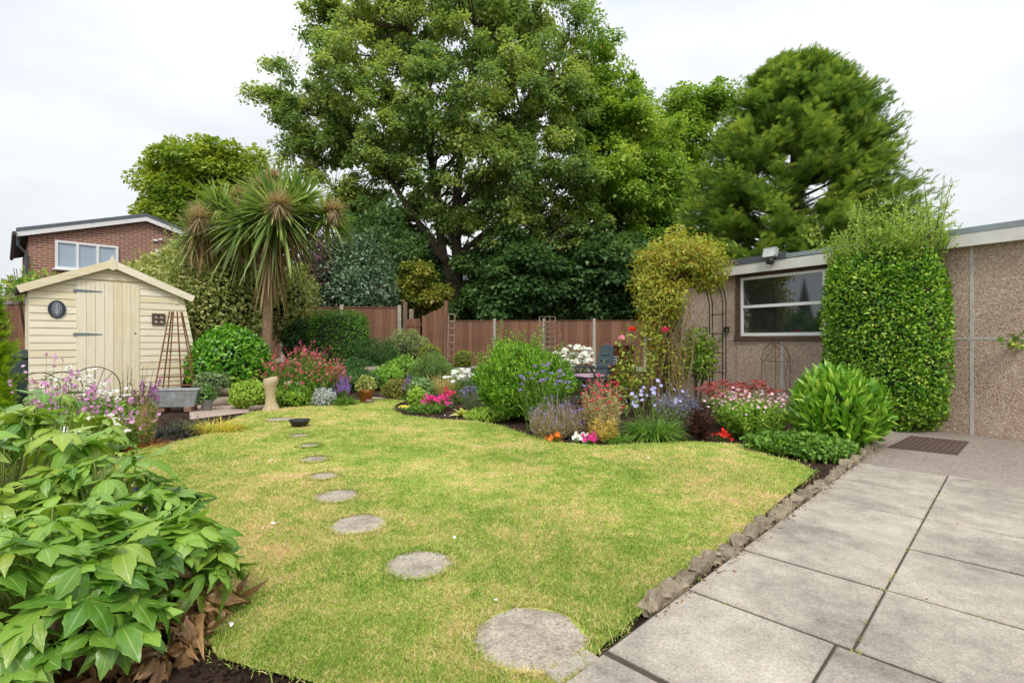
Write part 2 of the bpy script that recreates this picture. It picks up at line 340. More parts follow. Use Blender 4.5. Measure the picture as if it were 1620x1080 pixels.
# ---------------------------------------------------------------- the ground
def ground():
    xs = np.concatenate([[-600, -200, -80, -40, -25], np.arange(-16, 14.01, .4), [20, 40, 80, 200, 600]])
    ys = np.concatenate([[-300, -80, -20, -6], np.arange(-2, 22.01, .4), [26, 32, 45, 80, 200, 700]])
    V = [(x, y, hgt(x, y) - .012 + (rng.random() * .02 if False else 0)) for y in ys for x in xs]; nx = len(xs)
    F = [(j * nx + i, j * nx + i + 1, (j + 1) * nx + i + 1, (j + 1) * nx + i) for j in range(len(ys) - 1) for i in range(nx - 1)]
    tag(obj('ground', mesh_np('ground', V, F, None, M_SOIL, True)), 'dark crumbly garden soil under the beds', kind='structure')
ground()
LAWN = [G(*p) for p in ((310, 985), (345, 1045), (410, 1064), (480, 1080), (600, 1120), (800, 1190), (900, 1100), (955, 1025), (1000, 985), (1100, 905), (1200, 823), (1290, 748), (1262, 733), (1215, 722), (1170, 704), (1100, 700), (1020, 703), (950, 707), (890, 702), (830, 688), (790, 674),
        (750, 667), (690, 664), (640, 658), (619, 649), (628, 640), (645, 634), (600, 632), (560, 634), (520, 638), (470, 644), (420, 649), (390, 655), (350, 672), (330, 688), (270, 702), (225, 710), (180, 726), (150, 760), (190, 820), (260, 900))]
STONES = [(840, 1013, .215), (663, 897, .165), (567, 833, .17), (533, 788, .16), (511, 756, .125), (497, 729, .135), (490, 707, .12), (473, 691, .13), (443, 665, .2)]
SPOT = [(G(x, y), r) for x, y, r in STONES]
mb = MB(); mb.add([(p.x, p.y, .014) for p in LAWN], [tuple(range(len(LAWN)))])
tag(mb.build('lawn', M_LAWN), 'mown lawn with dry straw-coloured patches', kind='structure')
def inside(pts, poly):
    r = np.zeros(len(pts), bool); x, y = pts[:, 0], pts[:, 1]; j = len(poly) - 1
    for i in range(len(poly)):
        a, b = poly[i], poly[j]
        c = ((a[1] > y) != (b[1] > y)) & (x < (b[0] - a[0]) * (y - a[1]) / ((b[1] - a[1]) or 1e-9) + a[0]); r ^= c; j = i
    return r
def grass():
    N = 1500000; d = 1.25 * (9.6 / 1.25) ** rng.random(N) ** 1.0; x = (rng.random(N) * 2.2 - 1.25) * d * 1.02
    p = np.stack([x, d], 1); keep = inside(p, [(q.x, q.y) for q in LAWN])
    for q, r in SPOT: keep &= ((p[:, 0] - q.x) ** 2 + (p[:, 1] - q.y) ** 2) > (r * .97) ** 2
    p = p[keep][:385000]; n = len(p)
    lump = .5 + .5 * lumps(np.c_[p * 2.1, np.zeros(n)], 1.3, 9, 5)
    Ln = (.008 + .015 * rng.random(n) ** 1.5) * (.75 + .5 * lump); W = .0016 + .00095 * p[:, 1]
    root = np.c_[p, np.full(n, .012)]; dr = nrm(np.c_[rng.normal(size=(n, 2)) * .75, np.ones(n)]); side = nrm(np.cross(dr, rdir(n)))
    V = np.stack([root - side * W[:, None], root + side * W[:, None], root + dr * Ln[:, None]], 1)
    # longer tufts along the edges and round the stones
    R = rng.random(n)
    e = []; poly = LAWN
    for i in range(len(poly)):
        a, b = poly[i], poly[(i + 1) % len(poly)]
        k = int((b - a).length * 260 / max(1, a.y * .5))
        if k and max(a.y, b.y) > 1.2: t = rng.random(k)[:, None]; e.append(np.array(a[:2]) * (1 - t) + np.array(b[:2]) * t + rng.normal(size=(k, 2)) * .022)
    for q, r in SPOT:
        k = 900; t = rng.random(k) * 6.28; e.append(np.c_[q.x + np.cos(t) * r * 1.01, q.y + np.sin(t) * r * 1.01] + rng.normal(size=(k, 2)) * .012)
    k = 260; e.append(np.array(G(960, 1000)[:2]) + rng.normal(size=(k, 2)) * .035)
    for _ in range(170):                                    # scattered ranker tufts
        c_ = p[rng.integers(n)]; k = int(10 + 22 * rng.random()); e.append(c_ + rng.normal(size=(k, 2)) * (.012 + .03 * rng.random()))
    e = np.concatenate(e); m = len(e)
    part2 = blades(np.c_[e, np.full(m, .01)], np.c_[rng.normal(size=(m, 2)) * .55, np.ones(m)], .025 + .035 * rng.random(m), .003 + .0006 * e[:, 1], .4, 2)
    V, F, R = cat([(V.reshape(-1, 3), np.arange(3 * n).reshape(-1, 3), R), part2])
    tag(obj('grass', mesh_np('grass', V, F, R, M_BLADE)), 'short blades of grass growing on the lawn', 'grass', kind='stuff')
grass()
for i, (x, y, r) in enumerate(STONES):
    q, rr = SPOT[i]; mb = MB(); k = 6 + (i % 2) * 2; off = rng.random() * 6.28; n = 28; poly = []
    for j in range(n):
        a = 6.2832 * j / n; hexr = math.cos(math.pi / k) / math.cos((a % (2 * math.pi / k)) - math.pi / k)
        rad = rr * (.8 * hexr + .27) * (1 + .03 * rng.normal()) * (1 + .06 * math.sin(2 * a + i)) * (1 + .05 * math.sin(3 * a + 2 * i)); poly.append((math.cos(a + off) * rad, math.sin(a + off) * rad))
    mb.prism(poly, -.03, .018); top = [(p[0] * .96, p[1] * .96, .024) for p in poly]; b = len(mb.v)
    mb.v += top; mb.f += [tuple(range(b, b + n))] + [(n + j, n + (j + 1) % n, b + (j + 1) % n, b + j) for j in range(n)]; mb.f.pop(1)
    o = mb.build('stepping_stone', M_STEP, loc=(q.x, q.y, -.009))
    tag(o, ['large stepping stone nearest the paved patio, with dark blotches', 'second stepping stone from the patio, rounded grey concrete', 'third stepping stone from the patio, pale concrete',
            'fourth stepping stone from the patio in the lawn', 'fifth stepping stone from the patio, halfway along the line', 'sixth stepping stone from the patio in the lawn', 'seventh stepping stone from the patio in the lawn',
            'small stepping stone just in front of the black bowl', 'farthest stepping stone, beside the black bowl'][i], 'stepping stone', 'stepping stones across the lawn')

# patio, its slabs and the stone edging: rows run at 45 degrees to the camera
O0 = G(1349, 1039); A = Vector((.7071, .7071, 0)); Bv = Vector((.7071, -.7071, 0))
def pat(a, b, z=0): q = O0 + A * a + Bv * b; return Vector((q.x, q.y, z))
mb = MB(); mb.add([pat(-2.2, -.61, .019), pat(-2.2, 4.3, .019), pat(3.24, 4.3, .019), pat(3.24, -.61, .019)], [(0, 1, 2, 3)])
patio = tag(mb.build('patio', M_JOINT), 'paved patio of square concrete slabs with dark joints', kind='structure')
ROWS = [-2.2, -1.55, -.9, 0, .6, 1.22, 1.83, 2.5, 3.22]
for c in range(-1, 7):
    for i in range(len(ROWS) - 1):
        sh = -.05 * (i < 3)
        a0, a1 = ROWS[i] + .0105, ROWS[i + 1] - .0105; b0, b1 = c * .6 + .0045 + sh * (c > -1), (c + 1) * .6 - .0045 + sh
        if c == -1: b0 = -.6
        if i == 2: a0 = -.60
        if i == 1: a1 = -.632
        if b1 > 4.3: continue
        mb = MB(); mb.box((0, 0, 0), (a1 - a0, b1 - b0, .04), None, .006); ctr = pat((a0 + a1) / 2, (b0 + b1) / 2, .008 + rng.normal() * .0015)
        mb.build('slab', M_SLAB, patio, loc=ctr, rot=(rng.normal() * .003, rng.normal() * .003, math.pi / 4))
ks = []
for v in range(4):
    mb = MB(); prof = [(-.5, 0), (-.5, .55), (-.36, .82), (-.12, 1), (.15, .97), (.38, .8), (.5, .5), (.5, 0)]
    secs = [-.5, -.42, -.15, .15, .42, .5]; n = len(prof); vs = []
    for yy in secs:
        k = .8 if abs(yy) > .45 else 1
        vs += [Vector((x * (.9 if abs(yy) > .45 else 1) * .142 + rng.normal() * .007, yy * .07 + rng.normal() * .006, z * .062 * k + rng.normal() * .007 * (z > 0))) for x, z in prof]
    fs = [(i * n + j, (i + 1) * n + j, (i + 1) * n + (j + 1) % n, i * n + (j + 1) % n) for i in range(len(secs) - 1) for j in range(n)] + [tuple(range(n)), tuple(reversed(range(5 * n, 6 * n)))]
    mb.add(vs, fs); ks.append(mb.mesh('kerb_stone', M_KERB))
kerb = thing('kerb', 'row of rough stone edging between lawn and patio', None, pat(0, -.645), kind='structure')
for i in range(31):
    o = obj('kerb_stone', ks[i % 4], None, kerb, loc=Vector(A) * (-.2 + i * .146) + Bv * (rng.normal() * .008), rot=(rng.normal() * .06, rng.normal() * .07, math.pi / 4 + (math.pi if rng.random() < .5 else 0) + rng.normal() * .06), scale=(.9 + .16 * rng.random(), .85 + .35 * rng.random(), .75 + .5 * rng.random()))
mb = MB(); mb.add([pat(3.2, -.75, .0), pat(3.2, 4.3, .0), pat(7.6, 4.3, .0), pat(7.6, -.9, .0)], [(0, 1, 2, 3)])
tag(mb.build('path', M_TARMAC, loc=(0, 0, .018)), 'worn bitumen path with grit along the garage wall', kind='structure')
mb = MB(); cs = [G(1440, 689, .024), G(1533, 698, .024), G(1515, 719, .024), G(1403, 707, .024)]
dm = thing('drain_cover', 'flat brown ribbed metal drain cover set in the bitumen path', 'drain cover', (cs[0] + cs[2]) / 2)
ctr = (cs[0] + cs[2]) / 2; M_RUST = plain('rusty_iron', '#6d5a50', .7, .3, ns=25, bs=.4)
mb.add([(c - ctr) for c in cs] + [(c - ctr) - Vector((0, 0, .02)) for c in cs], [(3, 2, 1, 0), (0, 1, 5, 4), (1, 2, 6, 5), (2, 3, 7, 6), (3, 0, 4, 7)]); mb.build('plate', M_RUST, dm)
for i in range(11):
    t = (i + .5) / 11; a = cs[0].lerp(cs[1], t) - ctr; b = cs[3].lerp(cs[2], t) - ctr; MB().bar(a.lerp(b, .04) + Vector((0, 0, .004)), a.lerp(b, .96) + Vector((0, 0, .004)), .022, .009).build('rib', M_RUST, dm)
# corner stones at the end of the edging
q = G(905, 1052); mb = MB(); mb.box((0, 0, 0), (.2, .07, .05), None, .012)
tag(mb.build('edging_block', M_SLAB, loc=(q.x + .0, q.y - .03, .004), rot=(0, 0, math.radians(38))), 'pale concrete edging block between the big stepping stone and patio', 'edging block')
# gravel and rocks at the back
mb = MB(); mb.add([(*G(x, y)[:2], .004) for x, y in ((300, 664), (395, 652), (425, 645), (420, 632), (370, 628), (300, 634))], [tuple(reversed(range(6)))])
tag(mb.build('gravel_path', M_GRAVEL), 'pinkish gravel path by the trough', kind='structure')
mb = MB(); mb.add([(*G(x, y)[:2], .02) for x, y in ((578, 632), (640, 633), (628, 617), (612, 606), (590, 606), (580, 618))], [tuple(reversed(range(6)))])
tag(mb.build('garden_path', M_GRAVEL), 'gravel path winding back between the beds', kind='structure')
def rock_mesh(seed, s=(1, .7, .38)):
    r = np.random.default_rng(seed); n = 10; V = []; F = []
    for i in range(6):
        for j in range(n):
            th = math.pi * (i + .02) / 5.04; ph = 6.2832 * j / n; V.append((math.sin(th) * math.cos(ph), math.sin(th) * math.sin(ph), math.cos(th)))
    V = np.array(V); V = np.sign(V) * np.abs(V) ** .55; V *= (1 + .3 * lumps(V, 2.2, 6, seed))[:, None] * np.array(s)
    F = [(i * n + j, (i + 1) * n + j, (i + 1) * n + (j + 1) % n, i * n + (j + 1) % n) for i in range(5) for j in range(n)]
    return mesh_np('rock', V, F, None, M_ROCK)
RK = [rock_mesh(i) for i in range(4)]
for i, (px, d, s, lab) in enumerate([(337, 8.6, .17, 'flat buff rock behind the zinc trough'), (357, 8.7, .19, 'long buff rock in the low wall under the round evergreen bush'), (380, 8.9, .18, 'buff rock ending the low wall beside the lime bush'),
        (408, 7.95, .12, 'small grey rock just left of the pale stone post'), (595, 11.2, .3, 'broad grey step stone at the head of the garden path'), (613, 11.6, .26, 'lumpy grey rock beside the raised path'), (585, 8.9, .1, 'small rock on the near edge of the garden path'), (352, 9.0, .2, 'upper buff rock of the low wall')]):
    q = B(px, d); tag(obj('rock', RK[i % 4], None, None, loc=(q.x, q.y, q.z + s * .3 + (.12 if i == 7 else 0)), rot=(0, 0, rng.random() * 6), scale=s), lab, 'rock', 'rocks edging the beds')
M_LITTER = leafmat('leaf_crumb', ['#4d3b2c', '#7a5c40', '#a08056'], 0, .9)
def clods():
    reg = [(0, 1.3, .45, -2.0, -.9, 3500)]
    p = np.concatenate([np.c_[rng.uniform(-2.6, -.6, 2600), rng.uniform(1.2, 2.4, 2600)], np.c_[rng.uniform(-.8, 4.2, 4200), rng.uniform(5, 8.5, 4200)], np.c_[rng.uniform(-6, -1, 4000), rng.uniform(5, 10, 4000)]])
    p = p[~inside(p, [(q.x, q.y) for q in LAWN])]; d = (p - np.array(pat(0, 0)[:2])); ca = d @ np.array(A[:2]); cb = d @ np.array(Bv[:2])
    p = p[~((cb > -.75) & (ca < 8))]
    n = len(p); z = np.array([hgt(*q) for q in p]); pos = np.c_[p, z - .006]
    V, F, R = scatter(OCT, pos, rdir(n), rdir(n), .004 + .014 * rng.random(n) ** 2)
    k = 900; t_ = rng.uniform(-.3, 4.4, k); d_ = np.where(rng.random(k) < .7, rng.normal(size=k) * .018 - .59, rng.uniform(-.6, 2.5, k)); keep = rng.random(k) < np.where(np.abs(d_ + .59) < .06, 1, .12)
    pp = np.array([pat(a, b, .031) for a, b in zip(t_[keep], d_[keep])]); k = len(pp)
    tag(obj('leaf_litter', mesh_np('leaf_litter', *scatter(leaf6(.6), pp, np.c_[rng.normal(size=(k, 2)), np.zeros(k)], UP + rdir(k) * .5, .006 + .018 * rng.random(k) ** 2), M_LITTER)), 'dry leaf crumbs along the patio edging', 'leaf litter', kind='stuff')
    jp = []
    for _ in range(70):
        if rng.random() < .5: jp.append(pat(rng.uniform(-.4, 3.2), rng.choice([0, .6, -.6]) + rng.normal() * .004, .022))
        else: jp.append(pat(rng.choice(ROWS[3:]) + rng.normal() * .004, rng.uniform(-.55, 2.5), .022))
    jp = np.repeat(np.array(jp), 12, 0) + rng.normal(size=(840, 3)) * np.array([.008, .008, 0])
    tag(obj('joint_weeds', mesh_np('joint_weeds', *blades(jp, np.c_[rng.normal(size=(840, 2)) * .7, np.ones(840)], .006 + .016 * rng.random(840), .004, .4, 2), M_BLADE)), 'tiny weeds and moss in the slab joints', 'weeds', kind='stuff')
    tag(obj('soil_clods', mesh_np('soil_clods', V, F, R, M_SOIL)), 'loose clods and grit on the bare soil', 'soil', kind='stuff')
clods()

# ---------------------------------------------------------------- garage
W0 = Vector((5.5, 5.47, 0)); WD = Vector((-.5426, .8400, 0)); WN = Vector((-.84, -.5426, 0))
garage = thing('garage', 'long pebbledashed concrete garage with white fascia and flat roof', 'garage', W0)
def wl(t, n, z): return WD * t + WN * n + Vector((0, 0, z))
def wbox(name, mat, t0, t1, n0, n1, z0, z1, parent=garage, bev=0, dz=0):
    mb = MB(); M = Matrix.Rotation(math.atan2(WD.y, WD.x), 3, 'Z')
    mb.box((0, 0, 0), (t1 - t0, abs(n1 - n0), z1 - z0), None, bev)
    return mb.build(name, mat, parent, loc=wl((t0 + t1) / 2, (n0 + n1) / 2, (z0 + z1) / 2), rot=(0, 0, math.atan2(WD.y, WD.x)))
JT = [-2.62, -1.857, -1.094, -.332, .43, 1.192, 1.865, 3.389, 4.45]
JM = concrete('panel_joint', '#b3afa9', '#cac6c0', '#d8d4ce', sc1=5, perobj=False, spots=.2)
wbox('wall_backing', JM, -2.62, 4.45, -.01, -.06, 0, 1.115); wbox('wall_backing', JM, -2.62, 1.865, -.01, -.06, 1.115, 2.2); wbox('wall_backing', JM, 3.389, 4.45, -.01, -.06, 1.115, 2.2)
for t0, t1 in zip(JT[:-1], JT[1:]):
    if t0 == 1.865:
        wbox('wall_panel', M_PEBBLE, 1.865 + .009, 2.618, .012, -.01, .02, 1.09); wbox('wall_panel', M_PEBBLE, 2.636, 3.38, .012, -.01, .02, 1.09); continue
    wbox('joint_strip', JM, t1 - .016, t1 + .016, .017, -.009, .02, 1.1); wbox('joint_strip', JM, t1 - .016, t1 + .016, .017, -.009, 1.131, 2.2)
    for z0, z1 in ((.02, 1.108), (1.126, 2.2)): wbox('wall_panel', M_PEBBLE, t0 + .009, t1 - .009, .012, -.01, z0, z1)
wbox('joint_strip', JM, -2.62, 1.865, .016, -.009, 1.1055, 1.1285); wbox('joint_strip', JM, 3.39, 4.45, .016, -.009, 1.1055, 1.1285); wbox('joint_strip', JM, 2.612, 2.642, .017, -.009, .02, 1.09)
wbox('wall', M_PEBBLE, 4.39, 4.45, -.061, -3.2, 0, 2.2); wbox('wall', M_PEBBLE, -2.62, -2.56, -.061, -3.2, 0, 2.2); wbox('wall', M_PEBBLE, -2.62, 4.45, -3.2, -3.26, 0, 2.2)
wbox('roof', M_FELT, -2.75, 4.55, .1, -3.4, 2.3, 2.36)
wbox('fascia', M_WHITE, -2.75, 1.0, .1, .125, 2.165, 2.31); wbox('fascia', M_WHITE, 1.005, 4.56, .1, .125, 2.15, 2.3)
wbox('soffit', M_WHITE, -2.75, 4.55, .098, -.0, 2.205, 2.22)
M_FLASH = plain('grey_flashing', '#9aa5a8', .4, .4, ns=4); wbox('roof_edge', M_FLASH, -2.75, 2.5, .13, .06, 2.312, 2.375); wbox('roof_edge', M_FELT, 2.5, 4.56, .135, .05, 2.303, 2.40)
# its window
win = wbox('window', M_BROWNF, 3.295, 3.385, .03, -.03, 1.1, 2.14)
def wpart(name, mat, t0, t1, n0, n1, z0, z1):
    o = wbox(name, mat, t0, t1, n0, n1, z0, z1, None); M = o.matrix_basis.copy(); o.parent = win; o.matrix_parent_inverse = win.matrix_basis.inverted(); return o
wpart('sill', M_BROWNF, 1.86, 3.4, .045, -.03, 1.1, 1.165); wpart('side_board', M_BROWNF, 1.866, 2.0, .03, -.03, 1.166, 2.14); wpart('head_board', M_BROWNF, 2.001, 3.294, .03, -.03, 2.1, 2.16)
for nm, t0, t1, z0, z1 in (('frame', 3.255, 3.294, 1.166, 2.099), ('frame', 2.001, 2.04, 1.166, 2.099), ('frame', 2.041, 3.254, 2.06, 2.099), ('frame', 2.041, 3.254, 1.166, 1.215), ('glazing_bar', 2.041, 3.254, 1.61, 1.655)):
    wpart(nm, M_UPVC, t0, t1, .028, -.02, z0, z1)
wpart('pane', M_GLASS, 2.042, 3.253, .004, -.002, 1.216, 1.609); wpart('pane', M_GLASS, 2.042, 3.253, .006, 0, 1.656, 2.059)
# floodlight, sensor box, wire trellis on the wall
def on_wall(px, z, n): # point on the wall seen at this column
    k = (px - 810) / F_PX; t = (W0.x - k * W0.y) / (k * WD.y - WD.x); return W0 + wl(t, n, z)
RZ = math.atan2(WN.y, WN.x) + math.pi / 2
fl = thing('floodlight', 'grey floodlight with motion sensor on the white garage fascia', 'floodlight', on_wall(1230, 2.32, .14), rz=RZ)
mb = MB(); mb.box((0, -.05, .09), (.2, .07, .15), Matrix.Rotation(-.3, 3, 'X'), .012); mb.build('housing', M_GREYM, fl)
mb = MB(); mb.box((0, -.092, .083), (.17, .006, .12), Matrix.Rotation(-.3, 3, 'X')); mb.build('lens', plain('lamp_lens', '#c9ccc8', .15), fl)
MB().box((0, -.02, -.02), (.04, .05, .06)).build('bracket', M_GREYM, fl); mb = MB(); mb.box((0, -.06, -.055), (.09, .07, .055), None, .015); mb.build('sensor', M_BLACKP, fl)
sb = thing('sensor_box', 'small black sensor box on the pebbledash beside the window', 'sensor', on_wall(1152, 1.28, .013), rz=RZ)
mb = MB(); mb.box((0, -.03, 0), (.075, .06, .09), None, .014); mb.build('case', M_BLACKP, sb); mb = MB(); mb.tube([(0, -.06, -.01), (0, -.085, -.02)], [.026, .02], 10); mb.build('eye', M_BLACK, sb)
wt = thing('wire_trellis', 'thin rusty arched wire trellis against the garage below the window', 'trellis', on_wall(1232, 0, .09), rz=RZ)
for x in (-.22, 0, .22): MB().tube([(x, 0, 0), (x, 0, .8 if x else 1.02)], .0045, 5).build('upright', M_RUST, wt)
MB().tube([(-.22 * math.cos(a), 0, .8 + .26 * math.sin(a)) for a in np.linspace(0, math.pi, 13)], .006, 5).build('arch', M_RUST, wt)
for z in (.35, .78): MB().tube([(-.22, 0, z), (.22, 0, z)], .005, 5).build('crossbar', M_RUST, wt)
for s in (-1, 1): MB().tube([(s * .2, -.01, .3), (s * .14, 0, .55), (s * .19, 0, .78), (s * .05, 0, .95), (0, 0, 1.04)], .004, 5).build('scroll', M_RUST, wt)

# ---------------------------------------------------------------- fences
board = MB(); board.prism([(-.059, 0), (.059, -.004), (.059, -.016), (-.059, -.010)], 0, 1); board = board.mesh('board', M_FENCE)
def fence(name, label, a, b, z0, z1, npan, post_top=.08, posts=None, postmat=M_POST, gravel=.16, skip=()):
    a, b = Vector(a), Vector(b); d = b - a; ang = math.atan2(d.y, d.x); f = thing(name, label, 'fence', (a.x, a.y, z0), rz=ang); Lp = d.length / npan
    for i in range(npan + 1):
        MB().box((0, 0, 0), (.1, .1, z1 - z0 + post_top + .3), None, .01).build('post', postmat, f, loc=(i * Lp, .02, (z1 - z0 + post_top - .3) / 2))
    for i in range(npan):
        if i in skip: continue
        pw = Lp - .1; h = z1 - z0 - gravel
        MB().box((0, 0, 0), (pw, .05, gravel + .2), None, .008).build('gravel_board', M_POST, f, loc=(i * Lp + Lp / 2, .03, gravel / 2 - .1))
        mb = MB()
        for z in (.2, .85, h - .25): mb.box((0, .04, z), (pw, .045, .04))
        mb.box((0, .0, h + .014), (pw, .05, .022)); pn = mb.build('panel', M_FENCE, f, loc=(i * Lp + Lp / 2, 0, gravel), rot=(0, rng.normal() * .004, 0))
        n = round(pw / .112)
        for k in range(n): obj('board', board, None, pn, loc=((k + .5) * pw / n - pw / 2, .012, .0 + rng.normal() * .003), rot=(0, rng.normal() * .004, 0), scale=(pw / n / .108, 1, h))
    return f
fence('garden_fence', 'red-brown board fence behind the palm and clipped privet', P(352, 538, 15.1), P(632, 538, 15.6), .42, 2.09, 3)
fence('garden_fence', 'low red-brown board fence with concrete posts along the back', P(705, 538, 18.4), P(1020, 538, 18.0), .02, 1.79, 4)
fence('garden_fence', 'stretch of red-brown fence left of the cream shed', P(-60, 538, 14.0), P(62, 538, 14.4), .3, 2.1, 1)
# leaning gate panels in the gap
gate = thing('fence_gate', 'leaning red-brown board gate closing the gap in the fences', 'gate', P(655, 538, 15.8) * 1)
gate.location.z = .42
a, b = P(640, 538, 15.8), P(704, 538, 15.2); d = b - a; gate.location = (a.x, a.y, .42); gate.rotation_euler = (0, 0, math.atan2(d.y, d.x)); n = 11
for k in range(n):
    t = (k + .5) / n; h = 1.34 + (.36 * max(0, t - .35) / .65) ** 1
    if k == 4: continue
    obj('board', board, None, gate, loc=(t * d.length, .02 if k > 4 else .05, .0), rot=(0, rng.normal() * .012, 0), scale=(d.length / n / .108, 1, h))
mb = MB(); [mb.bar((.02, .05, z), (d.length * .98, .05, z + .1), .05, .04) for z in (.3, 1.1)]; mb.build('rail', M_FENCE, gate)
MB().box((d.length + .04, .0, .85), (.09, .09, 2.0), None, .01).build('post', M_FENCE, gate); 
for px, d_, top, lab in ((641, 17.5, 478, 'grey timber post behind the leaning gate, taller of two'), (651, 17.6, 489, 'shorter grey timber post behind the leaning gate')):
    q = P(px, 538, d_); z = P(px, top, d_).z; tag(MB().box((0, 0, z / 2), (.14, .1, z), None, .015).build('timber_post', M_TRELLIS, loc=(q.x, q.y, 0)), lab, 'post')
def trellis(label, px, d_, wpx, top, bot, cell=.17, mat=M_TRELLIS, lean=0):
    q = P(px, 538, d_); z1, z0 = P(px, top, d_).z, P(px, bot, d_).z; wd = wpx * d_ / F_PX; t = thing('trellis', label, 'trellis', (q.x, q.y, z0)); t.rotation_euler = (0, lean, 0); h = z1 - z0
    nx = max(2, round(wd / cell) + 1); nz_ = round(h / cell) + 1
    for i in range(nx): MB().box((0, 0, 0), (.032, .016, h), None, .003).build('slat', mat, t, loc=(-wd / 2 + wd * i / (nx - 1), 0, h / 2))
    for i in range(nz_): MB().box((0, 0, 0), (wd + .03, .016, .03), None, .003).build('slat', mat, t, loc=(0, -.017, h * i / (nz_ - 1)))
trellis('square grey lattice trellis rising above the back fence', 866, 17.7, 25, 501, 580)
trellis('narrow tall grey lattice beside the leaning gate post', 713, 15.0, 10, 497, 575, .2, lean=.02)
trellis('dark lattice panel behind the leaning gate', 693, 19, 30, 478, 520, .16)
# ---------------------------------------------------------------- shed
SH = Vector((-7.59, 8.0, .12)); shed = thing('garden_shed', 'cream painted wooden garden shed with a shallow apex roof', 'shed', SH, rz=math.pi / 4)
PROF = [(0, 0), (2.02, 0), (2.26, .85), (2.09, 1.78), (1.03, 2.27), (0, 1.82)]
def clip(poly, conv):
    for i in range(len(conv)):
        a, b = conv[i], conv[(i + 1) % len(conv)]; out = []
        f = lambda p: (b[0] - a[0]) * (p[1] - a[1]) - (b[1] - a[1]) * (p[0] - a[0])
        for j in range(len(poly)):
            p, q = poly[j], poly[(j + 1) % len(poly)]; fp, fq = f(p), f(q)
            if fp >= 0: out.append(p)
            if fp * fq < 0: t = fp / (fp - fq); out.append((p[0] + (q[0] - p[0]) * t, p[1] + (q[1] - p[1]) * t))
        poly = out
        if len(poly) < 3: return None
    return poly
XZ = Matrix(((1, 0, 0, 0), (0, 0, -1, 0), (0, 1, 0, 0), (0, 0, 0, 1)))      # polygon in (u, z), thickness towards the viewer
MB().prism(PROF, -1.9, -.016, XZ).build('wall', M_CREAM, shed)
z = 0; i = 0
while z < 2.3:
    z1 = z + .118
    for u0, u1 in ((.0, .565), (1.425, 2.4)) if z < 1.9 else ((0, 2.4),):
        p = clip([(u0, z), (u1, z), (u1, z1 - .007), (u0, z1 - .007)], PROF)
        if p:
            mb = MB(); n = len(p); zm = min(q[1] for q in p); vs = [Vector((u, 0, v)) for u, v in p] + [Vector((u, -.016 + .008 * min(1, (v - z) / .11), v)) for u, v in p]
            mb.add(vs, [tuple(range(n)), tuple(reversed(range(n, 2 * n)))] + [(n + q, n + (q + 1) % n, (q + 1) % n, q) for q in range(n)])
            mb.build('board', M_CREAM, shed, loc=(0, .0, 0))
    z = z1
door = MB().box((.995, .0, .99), (.84, .012, 1.96)).build('door', M_CREAMV, shed)
for k in range(7):
    w_ = .84 / 7; mb = MB(); mb.box((0, 0, 0), (w_ - .004, .018, 1.955), None, .004); mb.build('plank', M_CREAMV, door, loc=(.575 + (k + .5) * w_, -.017, .99))
M_ZINC = plain('bluish_zinc', '#8d9aa4', .5, .6, ns=12)
for z in (1.8, 1.08):
    h = MB(); h.prism([(.53, z - .02), (.62, z - .022), (.9, z - .006), (.9, z + .006), (.62, z + .022), (.53, z + .02)], .028, .034, XZ); h.build('hinge', M_ZINC, door)
MB().tube([(1.36, -.026, 1.1), (1.36, -.033, 1.1)], .013, 10).build('keyhole', M_BLACK, door)
for u in (.57, 1.42): MB().box((u, -.012, 1.0), (.012, .01, 1.9)).build('door_trim', M_CREAMV, shed)
MB().box((1.98, -.018, 1.72), (.05, .012, .16)).build('corner_trim', M_CREAMV, shed)
for s, e in ((-1, -.13), (1, 2.24)):                        # roof slopes with bargeboards
    ap = Vector((1.03, 0, 2.30)); ed = Vector((e, 0, 2.30 - abs(e - 1.03) * .447)); t = (ed - ap).normalized(); nn = Vector((-t.z, 0, t.x)) * (1 if s > 0 else -1); nn = nn if nn.z > 0 else -nn
    mb = MB(); c = [ap, ed, ed + nn * .03, ap + nn * .03]
    mb.add([q + Vector((0, y, 0)) for y in (-.08, 2.0) for q in c], [(0, 1, 2, 3), (7, 6, 5, 4), (0, 4, 5, 1), (1, 5, 6, 2), (2, 6, 7, 3), (3, 7, 4, 0)]); mb.build('roof', M_FELT, shed)
    mb = MB(); c = [ap - nn * .075, ed - nn * .075 , ed + nn * .042, ap + nn * .042]
    mb.add([q + Vector((0, y, 0)) for y in (-.105, -.082) for q in c], [(0, 1, 2, 3), (7, 6, 5, 4), (0, 4, 5, 1), (1, 5, 6, 2), (2, 6, 7, 3), (3, 7, 4, 0)]); mb.build('bargeboard', M_CREAM, shed)
fi = MB(); fi.prism([(1.03 - .055, 2.19), (1.03, 2.165), (1.03 + .055, 2.19), (1.03 + .045, 2.32), (1.03, 2.43), (1.03 - .045, 2.32)], .106, .13, XZ); fi.build('finial', M_CREAM, shed)
MB().box((1.0, .9, -.09), (2.1, 1.9, .17)).build('plinth', M_ROCK, shed)
def sp(u, z, n=.02): return SH + Vector((u * .7071 + n * .7071, u * .7071 - n * .7071, z))
pl = thing('slate_plaque', 'round dark slate plaque with a pale fern on the shed wall', 'plaque', sp(.33, 1.48, .02), rz=math.pi / 4)
mb = MB(); mb.prism([(.11 * math.cos(a), .142 * math.sin(a)) for a in np.linspace(0, 2 * math.pi, 37)[:-1]], 0, .012, XZ); mb.build('disc', M_SLATE, pl); M_PALE = plain('pale_etching', '#c3ccd0', .7)
mb = MB(); mb.bar((0, -.0135, -.1), (0, -.0135, .1), .006, .003, (0, 1, 0))
